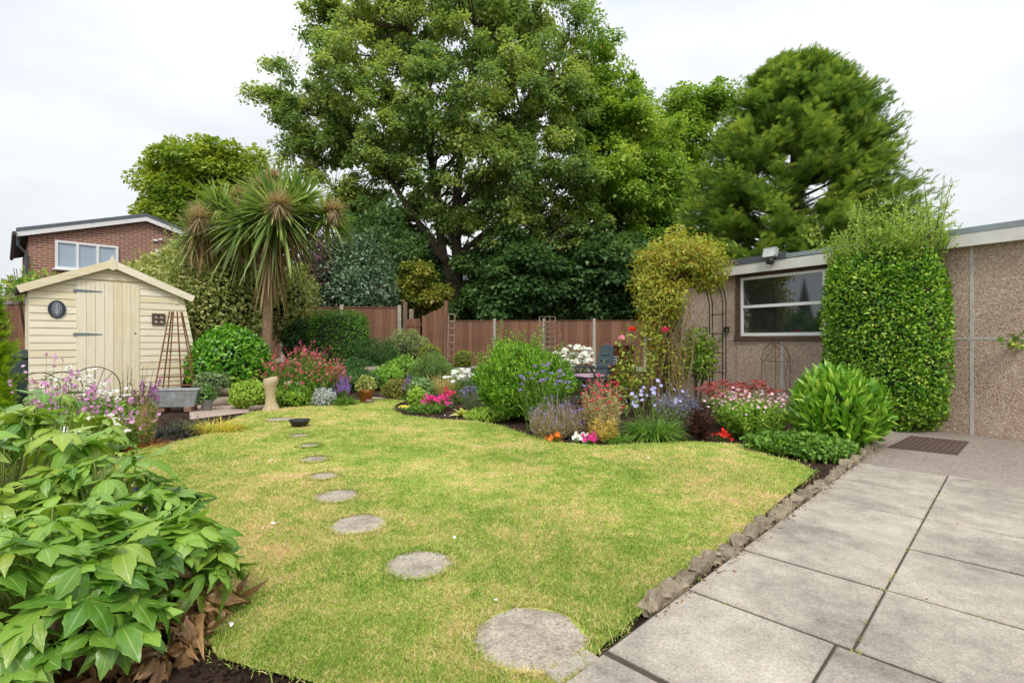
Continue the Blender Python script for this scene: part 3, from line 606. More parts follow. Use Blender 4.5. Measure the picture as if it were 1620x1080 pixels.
for k in range(7):
    z = -.08 + k * .025; l_ = .046 * math.sin((k + 1.4) / 8.5 * math.pi) ** .8
    for s in (-1, 1): mb.bar((0, -.0135, z), (s * l_, -.0135, z + .022), .010, .003, (0, 1, 0))
ov = [(math.cos(a) * .058, -.0135, math.sin(a) * .112) for a in np.linspace(0, 2 * math.pi, 29)]
for p, q in zip(ov[:-1], ov[1:]): mb.bar(p, q, .005, .003, (0, 1, 0))
mb.build('fern_motif', M_PALE, pl)
mp_ = thing('metal_panel', 'small square pierced rusty metal panel hung on the shed', 'wall panel', sp(1.70, 1.36, .02), rz=math.pi / 4)
mb = MB(); [mb.box(c, s) for c, s in (((0, -.01, .09), (.2, .02, .02)), ((0, -.01, -.09), (.2, .02, .02)), ((-.09, -.01, 0), (.02, .02, .16)), ((.09, -.01, 0), (.02, .02, .16)))]; mb.build('frame', M_RUST, mp_)
mb = MB()
for x, z in ((-.042, .042), (.042, .042), (-.042, -.042), (.042, -.042)):
    c = [(x + math.cos(a) * .036, -.01, z + math.sin(a) * .036) for a in np.linspace(0, 2 * math.pi, 11)]; mb.tube(c, .007, 5, False)
mb.tube([(-.08, -.01, 0), (.08, -.01, 0)], .006, 5); mb.tube([(0, -.01, -.08), (0, -.01, .08)], .006, 5); mb.build('scrollwork', M_RUST, mp_)
ob = P(277, 608, 8.85); ob.z = .2; obl = thing('pyramid_trellis', 'tall brown wooden pyramid trellis leaning by the shed', 'trellis', ob, rz=.5)
MB().box((0, .03, -.1), (.72, .2, .19), None, .02).build('block', M_ROCK, obl)
for x, y in ((-.3, -.03), (.3, -.03), (-.1, -.03), (.1, -.03), (.34, .2), (-.2, .2)): MB().bar((x, y, 0), (x * .27, y * .3 + .04, 1.4), .026, .02).build('leg', M_OBELISK, obl)
for k in range(9):
    z = .12 + k * .148; f = 1 - .73 * z / 1.4; MB().box((0, -.052 + .062 * z / 1.4, z), (.62 * f, .014, .022)).build('rung', M_OBELISK, obl)
# compost bin, edging hoops, trough, pots, bowl, stone post
q = B(40, 8.3); cb = thing('compost_bin', 'dark green plastic compost bin between conifer and shed', 'compost bin', q); M_BIN = plain('dark_green_plastic', '#1f332f', .5)
MB().lathe([(0, 0), (.36, 0), (.34, .3), (.3, .75), (.27, .82)], 24).build('body', M_BIN, cb, True); MB().lathe([(.3, .81), (.3, .86), (.2, .93), (0, .95)], 24).build('lid', M_BIN, cb, True)
for px, d_, lab in ((62, 6.3, 'leftmost black wrought iron hoop among the pink mallows'), (98, 6.4, 'middle black wrought iron hoop behind the white flowers'), (150, 6.5, 'large black fan-shaped iron hoop before the shed door')):
    q = B(px, d_); hp = thing('iron_edging', lab, 'garden edging', q, 'wrought iron bed edging', rz=.5); R_ = .26 if px > 140 else .2; Hh = .5
    MB().tube([(-R_, 0, 0), (-R_, 0, Hh - .05)] + [(-R_ * math.cos(a), 0, Hh + R_ * math.sin(a)) for a in np.linspace(0, math.pi, 15)] + [(R_, 0, Hh - .05), (R_, 0, 0)], .0055, 6).build('hoop', M_BLACK, hp)
    MB().tube([(-R_, 0, Hh - .06), (R_, 0, Hh - .06)], .007, 6).build('crossbar', M_BLACK, hp)
    for a in (np.linspace(math.pi * .25, math.pi * .75, 5) if px > 140 else ()): MB().tube([(0, 0, Hh - .06), (-R_ * math.cos(a) * .97, 0, Hh + R_ * math.sin(a) * .97)], .0035, 5).build('spoke', M_BLACK, hp)
    MB().tube([(R_ * .5 * math.cos(a), 0, Hh - .2 + .12 * math.sin(a)) for a in np.linspace(0, 6.28, 15)], .005, 5).build('scroll', M_BLACK, hp)
q = P(281, 538, 7.9); q.z = 0; tr = thing('planter_trough', 'galvanised grey metal trough standing on bricks by the shed', 'trough', q, rz=.12)
def frustum(w0, d0, w1, d1, z0, z1, th=.012):
    mb = MB(); o = lambda w_, d_, z: [Vector((a * w_ / 2, b * d_ / 2, z)) for a, b in ((-1, -1), (1, -1), (1, 1), (-1, 1))]
    vs = o(w0, d0, z0) + o(w1, d1, z1) + o(w1 - th * 2, d1 - th * 2, z1) + o(w0 - th * 2, d0 - th * 2, z0 + .02)
    fs = [(3, 2, 1, 0), (12, 13, 14, 15)] + [(4 * r + i, 4 * r + (i + 1) % 4, 4 * r + 4 + (i + 1) % 4, 4 * r + 4 + i) for r in range(3) for i in range(4)]; mb.add(vs, fs); return mb
frustum(.56, .2, .7, .28, .08, .34).build('body', M_GREYM, tr)
mb = MB(); [mb.tube(c, .009, 6) for c in ([(-.35, -.14, .34), (.35, -.14, .34)], [(-.35, .14, .34), (.35, .14, .34)], [(-.35, -.14, .34), (-.35, .14, .34)], [(.35, -.14, .34), (.35, .14, .34)])]; mb.build('rim', M_GREYM, tr)
mb = MB(); mb.box((0, -.127, .25), (.07, .004, .07), Matrix.Rotation(.22, 3, 'X')); mb.box((0, -.138, .292), (.04, .004, .025), Matrix.Rotation(.22, 3, 'X')); mb.build('emblem', M_PALE, tr)
mb = MB(); mb.box((0, 0, .31), (.66, .24, .01)); mb.build('compost', M_SOIL, tr)
MBR = plain('old_brick', '#9b7767', .9, ns=10, bs=.5)
for x in (-.2, .2): tag(MB().box((0, 0, .04), (.1, .21, .077), None, .006).build('brick', MBR, loc=(q.x + x, q.y + .02 * x, 0), rot=(0, 0, .12)), 'old red brick under the %s end of the zinc trough' % ('left' if x < 0 else 'right'), 'brick')
def pot(label, px, d_, r, h, mat, z=0):
    q = B(px, d_); t = thing('plant_pot', label, 'plant pot', (q.x, q.y, q.z + z)); MB().lathe([(0, 0), (r * .72, 0), (r * .96, h * .88), (r * 1.06, h * .88), (r * 1.06, h), (r * .94, h), (r * .9, h * .85), (0, h * .85)], 24).build('body', mat, t, True)
    MB().lathe([(r * .9, h * .86), (0, h * .87)], 16).build('compost', M_SOIL, t); return q
pot('small grey zinc pot beside the trough', 327, 8.0, .095, .17, M_GREYM)
M_TERRA = plain('terracotta', '#b5653c', .8, ns=12)
pot('orange terracotta pot at the edge of the garden path', 579, 8.95, .13, .24, M_TERRA)
q = G(474, 676); bw = thing('bowl', 'black plastic bowl lying on the lawn', 'bowl', (q.x, q.y, .02))
MB().lathe([(0, 0), (.07, 0), (.105, .03), (.124, .072), (.13, .075), (.124, .08), (.115, .078), (.095, .035), (.06, .012), (0, .012)], 32).build('dish', M_BLACKP, bw, True); MB().lathe([(.127, .068), (.134, .072), (.127, .078)], 32).build('rim', M_BLACKP, bw, True)
q = G(428, 650); st = thing('stone_post', 'pale weathered stone post with flared foot at the lawn edge', 'stone post', q); M_PSTONE = concrete('pale_stone', '#a8926f', '#c6b08c', '#d6c3a2', sc1=8, sc2=50, bs=.7)
mb = MB(); n = 12; prof = [(.14, 0), (.12, .05), (.085, .13), (.075, .24), (.085, .36), (.105, .42), (.1, .47), (.085, .52), (.0, .525)]; mb.lathe(prof, n); mb.v = [(v[0] * (1 + .12 * math.sin(9 * v[2] + 3)), v[1], v[2] + .02 * math.sin(20 * v[0])) for v in mb.v]; mb.build('shaft', M_PSTONE, st, True)
q = B(730, 11.8); tag(frustum(.44, .4, .46, .42, 0, .42, .03).build('planter_box', plain('grey_board', '#a09c9a', .7, ns=8), loc=q), 'square pale grey planter box by the trellis', 'planter')
# chair, wheelie bin
M_CHAIR = plain('grey_green_plastic', '#4e5f63', .5); M_CHF = plain('charcoal_frame', '#3d444a', .5)
q = B(935, 8.6); ch = thing('garden_chair', 'grey-green folding garden chair with pink seat cushion', 'chair', (q.x, q.y, 0), rz=math.radians(-62))
mb = MB(); mb.box((0, 0, 0), (.42, .42, .03), None, .01); mb.build('seat', M_CHAIR, ch, loc=(0, 0, .44))
mb = MB(); ns_ = 8; bp = [(-.19, 0), (.19, 0), (.2, .35), (.17, .48), (.1, .53), (-.1, .53), (-.17, .48), (-.2, .35)]; mb.prism(bp, -.012, .012, Matrix.Translation((0, .24, .5)) @ Matrix.Rotation(math.radians(78), 4, 'X')); back = mb.build('backrest', M_CHAIR, ch)
for k in range(3): MB().box((0, .24 + .045 * (k + 1) * .5 - .006, .66 + k * .1), (.24, .02, .03), Matrix.Rotation(-.21, 3, 'X'), .006).build('embossed_bar', M_CHAIR, back)
mb = MB(); mb.box((0, 0, 0), (.42, .42, .07), None, .03); mb.build('cushion', plain('pink_cushion', '#b99aa8', .9, ns=25, c2='#8f7484'), ch, loc=(0, -.02, .495), smooth=True)
for s in (-1, 1):
    MB().tube([(s * .23, -.2, 0), (s * .23, .2, .62)], .014, 8).build('leg', M_CHF, ch); MB().tube([(s * .23, .26, 0), (s * .23, -.16, .62)], .014, 8).build('leg', M_CHF, ch)
    MB().box((s * .235, .02, .64), (.045, .46, .03), None, .008).build('armrest', M_CHF, ch)
q = B(975, 9.3); M_BINB = plain('brown_bin_plastic', '#7a4432', .5); wb = thing('wheelie_bin', 'brown wheelie bin with purple and white label', 'bin', (q.x, q.y, 0), rz=-.1)
frustum(.46, .5, .56, .62, .06, .98, .02).build('body', M_BINB, wb); mb = MB(); mb.box((0, 0, 1.0), (.6, .68, .045), None, .015); mb.box((0, .02, 1.03), (.5, .5, .03), None, .012); mb.build('lid', M_BINB, wb)
lb = MB().box((-.12, -.298, .74), (.2, .006, .15), Matrix.Rotation(.065, 3, 'X')).build('label', M_UPVC, wb); M_PURP = plain('purple_print', '#6d62b5', .5)
for z in (.785, .735, .69): MB().box((-.11, -.303 + (.74 - z) * .065, z), (.15, .003, .022), Matrix.Rotation(.065, 3, 'X')).build('print_band', M_PURP, lb)
for s in (-1, 1): MB().tube([(s * .24, .27, .1), (s * .29, .27, .1)], .1, 16).build('wheel', M_BLACKP, wb)
MB().tube([(-.22, .36, .98), (.22, .36, .98)], .016, 8).build('handle', M_BINB, wb)

# ---------------------------------------------------------------- houses beyond
H0 = Vector((-18.62, 19.63, 0)) ; HA = Vector((.7071, .7071, 0))
Hs = thing('brick_house', 'brown brick house with shallow gable and white window behind shed', 'house', H0, rz=math.pi / 4)
ZE, ZA, WH = 5.2, 6.35, 7.4
MB().prism([(0, 0), (WH, 0), (WH, ZE), (WH / 2, ZA), (0, ZE)], -9, 0, XZ).build('wall', M_BRICK, Hs)
M_TILE = plain('grey_roof_tile', '#6a727a', .8, ns=3, bs=.3)
for e in (-.35, WH + .35):
    ap = Vector((WH / 2, 0, ZA + .12)); ed = Vector((e, 0, ZA + .12 - abs(e - WH / 2) * (ZA - ZE) / (WH / 2))); nn = Vector((0, 0, 1))
    for nm, y0, y1, z0, z1, m in (('roof', -.22, 9, 0, .13, M_TILE), ('bargeboard', -.2, -.16, -.2, -.003, M_UPVC)):
        mb = MB(); c = [ap + nn * z0, ed + nn * z0, ed + nn * z1, ap + nn * z1]; mb.add([v + Vector((0, y, 0)) for y in (y0, y1) for v in c], [(0, 1, 2, 3), (7, 6, 5, 4), (0, 4, 5, 1), (1, 5, 6, 2), (2, 6, 7, 3), (3, 7, 4, 0)]); mb.build(nm, m, Hs)
def house_window(par, x0, x1, z0, z1, n, mat=M_UPVC, y=-.03):
    w_ = MB(); w_.box(((x0 + x1) / 2, y, z1), (x1 - x0, .08, .09)); w_.box(((x0 + x1) / 2, y, z0), (x1 - x0, .08, .09))
    for k in range(n + 1): w_.box((x0 + .045 + (x1 - x0 - .09) * k / n, y, (z0 + z1) / 2), (.09, .08, z1 - z0 - .09))
    w_ = w_.build('window', mat, par)
    for k in range(n):
        pw = (x1 - x0 - .09) / n; MB().box((x0 + .045 + pw * (k + .5), y + .02, (z0 + z1) / 2), (pw - .09, .012, z1 - z0 - .09)).build('pane', M_HGL, w_)
    MB().box(((x0 + x1) / 2, y - .05, z0 - .075), (x1 - x0 + .15, .16, .05)).build('sill', mat, w_)
M_HGL = plain('house_glass', '#a9bccb', .08, ns=1, var=.05, spec=.8)
house_window(Hs, .75, 2.75, 3.98, 5.02, 3)
MB().box((4.15, -.06, 4.95), (.22, .1, .3), None, .02).build('alarm_box', M_UPVC, Hs); MB().box((4.05, -.04, 5.5), (.16, .08, .08)).build('junction_box', M_UPVC, Hs); MB().tube([(4.2, -.02, 5.55), (4.3, -.12, 5.55)], .045, 8).build('camera', M_UPVC, Hs)
M_PIPE = plain('grey_pipe', '#50555a', .5); MB().tube([(-.3, -.1, 5.1), (-.3, -.1, 4.7), (-.06, -.06, 4.4), (-.06, -.06, 0)], .05, 8).build('downpipe', M_PIPE, Hs); MB().tube([(-.4, -.3, 5.13), (-.4, 8.5, 5.13)], .07, 8).build('gutter', M_PIPE, Hs)
# low tiled roof below the window
q = P(18, 538, 16.5); lo = thing('tiled_outbuilding', 'low outbuilding with brown tiled roof behind the shed', 'outbuilding', (q.x, q.y, 0), rz=math.pi / 4 * .9); M_BT = plain('brown_tile', '#7d6b62', .9, ns=6, bs=.3)
MB().box((2.2, 1.5, 1.15), (4.2, 2.6, 2.3)).build('wall', M_BRICK, lo)
for k in range(9):
    t = k / 9; MB().box((2.2, .05 + t * 1.6, 2.35 + t * .9), (4.8, .24, .035), Matrix.Rotation(.35, 3, 'X')).build('tile_course', M_BT, lo)
q = P(752, 538, 45); pk = thing('pink_brick_house', 'pink brick house with white window glimpsed through the trees', 'house', (q.x - 4, q.y, 0)); MB().box((4, 4, 3.2), (8, 8, 6.4)).build('wall', M_BRICK2, pk)
MB().prism([(-.4, 6.4), (8.4, 6.4), (4, 8.6)], -8.3, .3, XZ).build('roof', M_TILE, pk); house_window(pk, 3.85, 4.75, 4.2, 6.0, 1); house_window(pk, 1.2, 2.4, 4.2, 6.0, 2); house_window(pk, 3.4, 5.4, 1.0, 2.4, 2)
# what the garage window mirrors, off to the left: a church spire far away
sp_ = thing('church_spire', 'distant grey church spire mirrored in the garage window', 'spire', (-277, -20, 0)); M_STN = plain('dark_church_stone', '#55524e', .9, ns=.5)
MB().box((0, 0, 7), (7, 7, 14)).build('tower', M_STN, sp_); MB().lathe([(3.6, 14), (1.8, 23), (.05, 32)], 8).build('spire_cone', M_STN, sp_); MB().tube([(0, 0, 31.5), (0, 0, 34)], .12, 6).build('finial', M_STN, sp_)
# ---------------------------------------------------------------- plant builders (each plant is built around its own foot)
def core_mesh(c, rad, seed, p=2., rough=.15, k=3.):
    n, m = 22, 12; u = np.array([(math.sin(math.pi * i / m) * math.cos(6.2832 * j / n), math.sin(math.pi * i / m) * math.sin(6.2832 * j / n), math.cos(math.pi * i / m)) for i in range(m + 1) for j in range(n)])
    r = 1 / (np.abs(u) ** p).sum(1) ** (1 / p) * (1 + rough * lumps(u, k, 7, seed)); V = u * r[:, None] * np.array(rad) + np.array(c)
    return V, np.array([(i * n + j, (i + 1) * n + j, (i + 1) * n + (j + 1) % n, i * n + (j + 1) % n) for i in range(m) for j in range(n)])
def shrub_pts(n, c, rad, seed, p=2., rough=.15, k=3., depth=.25, pw=1.5):
    u = rdir(n)
    if p > 3:                                               # box-like shapes: spread the leaves by face area
        R = np.array(rad); ar = np.array([R[1] * R[2], R[0] * R[2], R[0] * R[1]]); f = rng.choice(3, n, p=ar / ar.sum()); u = rng.uniform(-1, 1, (n, 3)); u[np.arange(n), f] = np.where(rng.random(n) < .5, -1, 1); u = nrm(u)
    r = 1 / (np.abs(u) ** p).sum(1) ** (1 / p) * (1 + rough * lumps(u, k, 7, seed)); r *= 1 - depth * rng.random(n) ** pw
    return u * r[:, None] * np.array(rad) + np.array(c), nrm(u / np.array(rad))
def shrub(name, label, loc, rad, n, leaf, mat, tpl=None, cat_='shrub', core=.75, p=2., rough=.22, k=4., depth=.32, pw=1.5, out_=.6, up=.25, jit=.6, group=None, lift=None, seed=None, shoots=0, shoot_len=.3, twigs=True, rz=0):
    seed = seed or int(rng.integers(1e6)); t = thing(name, label, cat_, loc, group, rz); cz = rad[2] * .95 if lift is None else lift; c = (0, 0, cz)
    pos, u = shrub_pts(n, c, rad, seed, p, rough, k, depth, pw); ok = pos[:, 2] > .01; pos, u = pos[ok], u[ok]; m = len(pos)
    ax = u * out_ + rng.normal(size=(m, 3)) * jit + UP * up; no = u + UP * .4 + rng.normal(size=(m, 3)) * .4
    parts = [scatter(tpl or diamond(.55), pos, ax, no, leaf * (.6 + .7 * rng.random(m)))]; tw = MB()
    for i in range(shoots):
        j = rng.integers(m)
        if u[j, 2] < -.1: continue
        d = nrm(u[j] * .5 + UP * .9 + rng.normal(size=3) * .25); l_ = shoot_len * (.4 + .8 * rng.random()); b = pos[j] - u[j] * .05; kk = int(8 + l_ * 40)
        s = np.linspace(.1, 1, kk)[:, None]; pp = b + d * l_ * s - UP * .12 * l_ * s ** 2; parts.append(scatter(tpl or diamond(.55), pp, nrm(rdir(kk) * .8 + d * .6), UP + rdir(kk) * .5, leaf * (.9 - .35 * s[:, 0]))); tw.tube([b, b + d * l_ * .5 - UP * .03 * l_, b + d * l_ - UP * .12 * l_], [.004, .003, .0015], 4)
    foliage('foliage', cat(parts), mat, t)
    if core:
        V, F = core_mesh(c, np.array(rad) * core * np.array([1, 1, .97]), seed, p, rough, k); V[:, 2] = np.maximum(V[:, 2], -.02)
        cp, cu = V, nrm(V - np.array(c)); obj('shade_core', mesh_np('shade_core', V, F, None, M_INNER, True), None, t)  # solid dark body added inside the leaves, blocks see-through like inner shade
    if twigs:
        for i in range(5): a = rng.random() * 6.28; tw.tube([(math.cos(a) * .03, math.sin(a) * .03, -.03), (math.cos(a) * rad[0] * .3, math.sin(a) * rad[1] * .3, cz * .6), (math.cos(a) * rad[0] * .55, math.sin(a) * rad[1] * .55, cz * 1.2)], [.02, .014, .006], 5)
    if tw.v: tag(tw.build('stems', M_TWIG, t), kind='stuff')
    return t
M_INNER = leafmat('inner_shade', ['#2c3320', '#3a4228'], 0, .9)  # dark green of the added shrub core, shade put into the colour
def perennial(name, label, loc, n, h, spread, leafmat_, stemmat=None, leaf=(.05, .4), nl=12, flower=None, fmat=None, cat_='plant', fan=.5, leafrange=(.05, .8), curve=.15, group=None, base=0, baseL=.15, hv=.3, sr=.0025, basew=.012, fcount=1, fsize=.02, fspread=.03, tpl=None, leafup=.25, dome=.25):
    t = thing(name, label, cat_, loc, group); a = rng.random(n) * 6.2832; r = spread * np.sqrt(rng.random(n)); foot = np.c_[np.cos(a) * r * (1 - fan), np.sin(a) * r * (1 - fan), np.zeros(n) - .01]
    H = h * (1 - hv * rng.random(n)) * (1 - dome * (r / spread) ** 2); top = np.c_[np.cos(a) * r, np.sin(a) * r, H] + rng.normal(size=(n, 3)) * np.array([.04, .04, 0]) * h
    mid = (foot + top) / 2 + np.c_[-np.cos(a), -np.sin(a), np.zeros(n)] * (curve * spread * .5) + rng.normal(size=(n, 3)) * .02 * h
    pt = lambda i, s: foot[i] * ((1 - s) ** 2)[:, None] + mid[i] * (2 * s * (1 - s))[:, None] + top[i] * (s ** 2)[:, None]
    tw = MB()
    for i in range(n): tw.tube([pt(np.array([i]), np.array([s]))[0] for s in (0, .35, .7, 1)], [sr, sr * .9, sr * .7, sr * .5], 4, False)
    tw.build('stems', stemmat or M_STEM, t)
    parts = []
    if nl:
        i = np.repeat(np.arange(n), nl); s = leafrange[0] + (leafrange[1] - leafrange[0]) * rng.random(len(i)); pos = pt(i, s); ax = rdir(len(i)); ax[:, 2] = np.abs(ax[:, 2]) * .5 + leafup; pos = pos + nrm(ax) * .006
        parts.append(scatter(tpl or diamond(leaf[1]), pos, ax, UP + rdir(len(i)) * .6, leaf[0] * (.5 + .8 * rng.random(len(i))) * (1.15 - .5 * s)))
    if base:
        aa = rng.random(base) * 6.2832; d = np.c_[np.cos(aa), np.sin(aa), .5 + 1.6 * rng.random(base)]; ro = np.c_[np.cos(aa), np.sin(aa), np.zeros(base)] * (spread * .45 * np.sqrt(rng.random(base)))[:, None]
        parts.append(blades(ro, d, baseL * (.5 + .7 * rng.random(base)), basew, .35 + .4 * rng.random(base), 3))
    if parts: foliage('leaves', cat(parts), leafmat_, t)
    if flower:
        if flower == 'disc':
            i = np.repeat(np.arange(n), fcount); pos = top[i] + rng.normal(size=(len(i), 3)) * fspread; no = nrm(rdir(len(i)) + UP * .8 + np.array([0, -.6, 0]))
            if fsize >= .024:                               # blooms one can pick apart: an object each
                me = mesh_np('bloom', *petals(5), rng.random(10), fmat)
                for j in range(len(i)): o = obj('bloom', me, None, t, loc=pos[j], scale=fsize * (.7 + .5 * rng.random())); o.rotation_euler = Vector(no[j]).to_track_quat('Z', 'Y').to_euler()
                return t
            part = scatter(petals(5), pos, np.cross(no, rdir(len(i))), no, fsize * (.7 + .5 * rng.random(len(i))))
        elif flower == 'spike':                             # florets up the top of each stem
            i = np.repeat(np.arange(n), fcount); s = 1 - fspread * rng.random(len(i)); pos = pt(i, s); q = rdir(len(i)); pos = pos + q * (fsize * .7) * (1.05 - s)[:, None] / fspread * 1.2; part = scatter(petals(4), pos, q, rdir(len(i)) + UP * .3, fsize * (.5 + .6 * rng.random(len(i))))
        elif flower == 'head':                              # domed heads of many florets
            i = np.repeat(np.arange(n), fcount); u = rdir(len(i)); u[:, 2] = np.abs(u[:, 2]) * .55; pos = top[i] + u * fspread * (.6 + .4 * rng.random(len(i)))[:, None]; no = nrm(u + UP * .5 + rdir(len(i)) * .4); part = scatter(petals(5), pos, np.cross(no, rdir(len(i))), no, fsize * (.7 + .5 * rng.random(len(i))))
        foliage('flowers', part, fmat, t)
    return t
def tussock(name, label, loc, n, Ln, wd, mat, spread=.05, droop=.6, up=1.2, cat_='ornamental grass', seg=4, group=None, sq=None):
    t = thing(name, label, cat_, loc, group); a = rng.random(n) * 6.2832; r = spread * np.sqrt(rng.random(n)); ro = np.c_[np.cos(a) * r, np.sin(a) * r, np.full(n, -.005)]
    if sq: ro = ro * np.array(sq)
    d = np.c_[np.cos(a) + rng.normal(size=n) * .4, np.sin(a) + rng.normal(size=n) * .4, up * (.4 + 1.2 * rng.random(n))]
    foliage('blades', blades(ro, d, Ln * (.55 + .6 * rng.random(n)), wd, droop * (.4 + .9 * rng.random(n)), seg), mat, t); return t
def fmat(name, c1, c2): return leafmat(name, [c1, c2], .25, .6, 8, .2, .2, (1.1, 1.1, 1.1))

# trees: stems are polylines, crown lobes are ellipsoids; small clumps of leaves hang at the ends of limbs
def tree(name, label, loc, stems, lobes, ncl, nleaf, leaf, mat, clump=(.7, 1.1), tpl=None, bark=None, flat=.6, shell=.55, twig=.35, group=None, droop=.35, cat_='tree', limb=.05, extra=None, fill=.5):
    loc = Vector(loc); t = thing(name, label, cat_, loc, group); L0 = np.array(loc); lob = [(np.array(c) - L0, np.array(r)) for c, r in lobes]
    vol = np.array([np.prod(r) ** .8 for c, r in lob]); k = rng.choice(len(lob), ncl, p=vol / vol.sum()); C = np.zeros((ncl, 3))
    u = rdir(ncl); rr = (shell + (1 - shell) * rng.random(ncl)) ; inner = rng.random(ncl) < .25; rr[inner] *= rng.random(inner.sum())
    for i in range(ncl): C[i] = lob[k[i]][0] + u[i] * rr[i] * lob[k[i]][1]
    S = [np.array(s) for s in stems]; tw = MB(); nodes = []
    for s in S:
        pts = s[:, :3] - L0; rad = s[:, 3]; f = [tuple(p) for p in pts]
        dense = []; dr = []
        for j in range(len(pts) - 1):
            for q in np.linspace(0, 1, 6)[:-1]: dense.append(pts[j] * (1 - q) + pts[j + 1] * q + rng.normal(size=3) * rad[j] * .12); dr.append(rad[j] * (1 - q) + rad[j + 1] * q)
        dense.append(pts[-1]); dr.append(rad[-1]); tw.tube(dense, dr, 9); nodes += [(d, r) for d, r in zip(dense, dr)]
    NP = np.array([d for d, r in nodes]); NR = np.array([r for d, r in nodes])
    for i in range(ncl):
        if rng.random() > twig and i > 10: continue
        c = C[i]; dv = NP - c; dist = np.linalg.norm(dv, axis=1) + np.maximum(0, dv[:, 2] + .3 * np.hypot(dv[:, 0], dv[:, 1])) * 4; j = int(np.argmin(dist)); a = NP[j]
        b = (a + c) / 2 + np.array([0, 0, -.12 * np.linalg.norm(c - a)]) + rng.normal(size=3) * .1; r0 = min(NR[j] * .5, limb * (.6 + .25 * np.linalg.norm(c - a)))
        pts = [a * (1 - q) ** 2 + b * 2 * q * (1 - q) + c * q * q for q in np.linspace(0, 1, 6)]; tw.tube(pts, [r0 * (1 - .8 * q) for q in np.linspace(0, 1, 6)], 5, False)
        for z in range(3): e = c + rng.normal(size=3) * clump[0] * .6; tw.tube([pts[4], (pts[4] + e) / 2 + rng.normal(size=3) * .05, e], [r0 * .35, r0 * .25, r0 * .1], 4, False)
    tw.build('trunk', bark or M_BARK, t, True)
    cr = clump[0] + (clump[1] - clump[0]) * rng.random(ncl); i = np.repeat(np.arange(ncl), nleaf); m = len(i); v = rdir(m); rad = (fill + (1 - fill) * rng.random(m)) * cr[i]
    off = v * rad[:, None]; off[:, 2] *= flat; off[:, 2] -= .25 * (off[:, 0] ** 2 + off[:, 1] ** 2) / cr[i] ; pos = C[i] + off
    oc = np.zeros((ncl, 3)); oc[:] = nrm(u * np.array([1, 1, .5])); ax = v * .8 + oc[i] * .5 + rng.normal(size=(m, 3)) * .4 - UP * droop; no = UP * .9 + v * .6 + oc[i] * .3 + rng.normal(size=(m, 3)) * .35
    part = scatter(tpl or diamond(.85, .08, .2), pos, ax, no, leaf * (.6 + .7 * rng.random(m)))
    cb = rng.random(ncl); nf = len(part[1]) // m; R = np.repeat(.55 * cb[i] + .45 * rng.random(m), nf)
    foliage('crown', (part[0], part[1], R), mat, t)
    if extra:                                               # hanging bunches of pale seed keys
        ne, ml, sz = extra; ii = rng.integers(0, m, ne); dd = np.tile(-UP, (ne, 1)) + rng.normal(size=(ne, 3)) * .3; foliage('seed_keys', scatter(diamond(.5, .05, 0), pos[ii] + np.array([0, 0, -.02]), dd, rdir(ne), sz * (.6 + .8 * rng.random(ne))), ml, t)
    return t
def lob(d, *ls): return [(tuple(P(x, y, d + dz)), (rx * d / F_PX, rd, ry * d / F_PX)) for x, y, rx, ry, dz, rd in ls]
def stem(d, *ps): return [(*P(x, y, d + dz), r) for x, y, dz, r in ps]
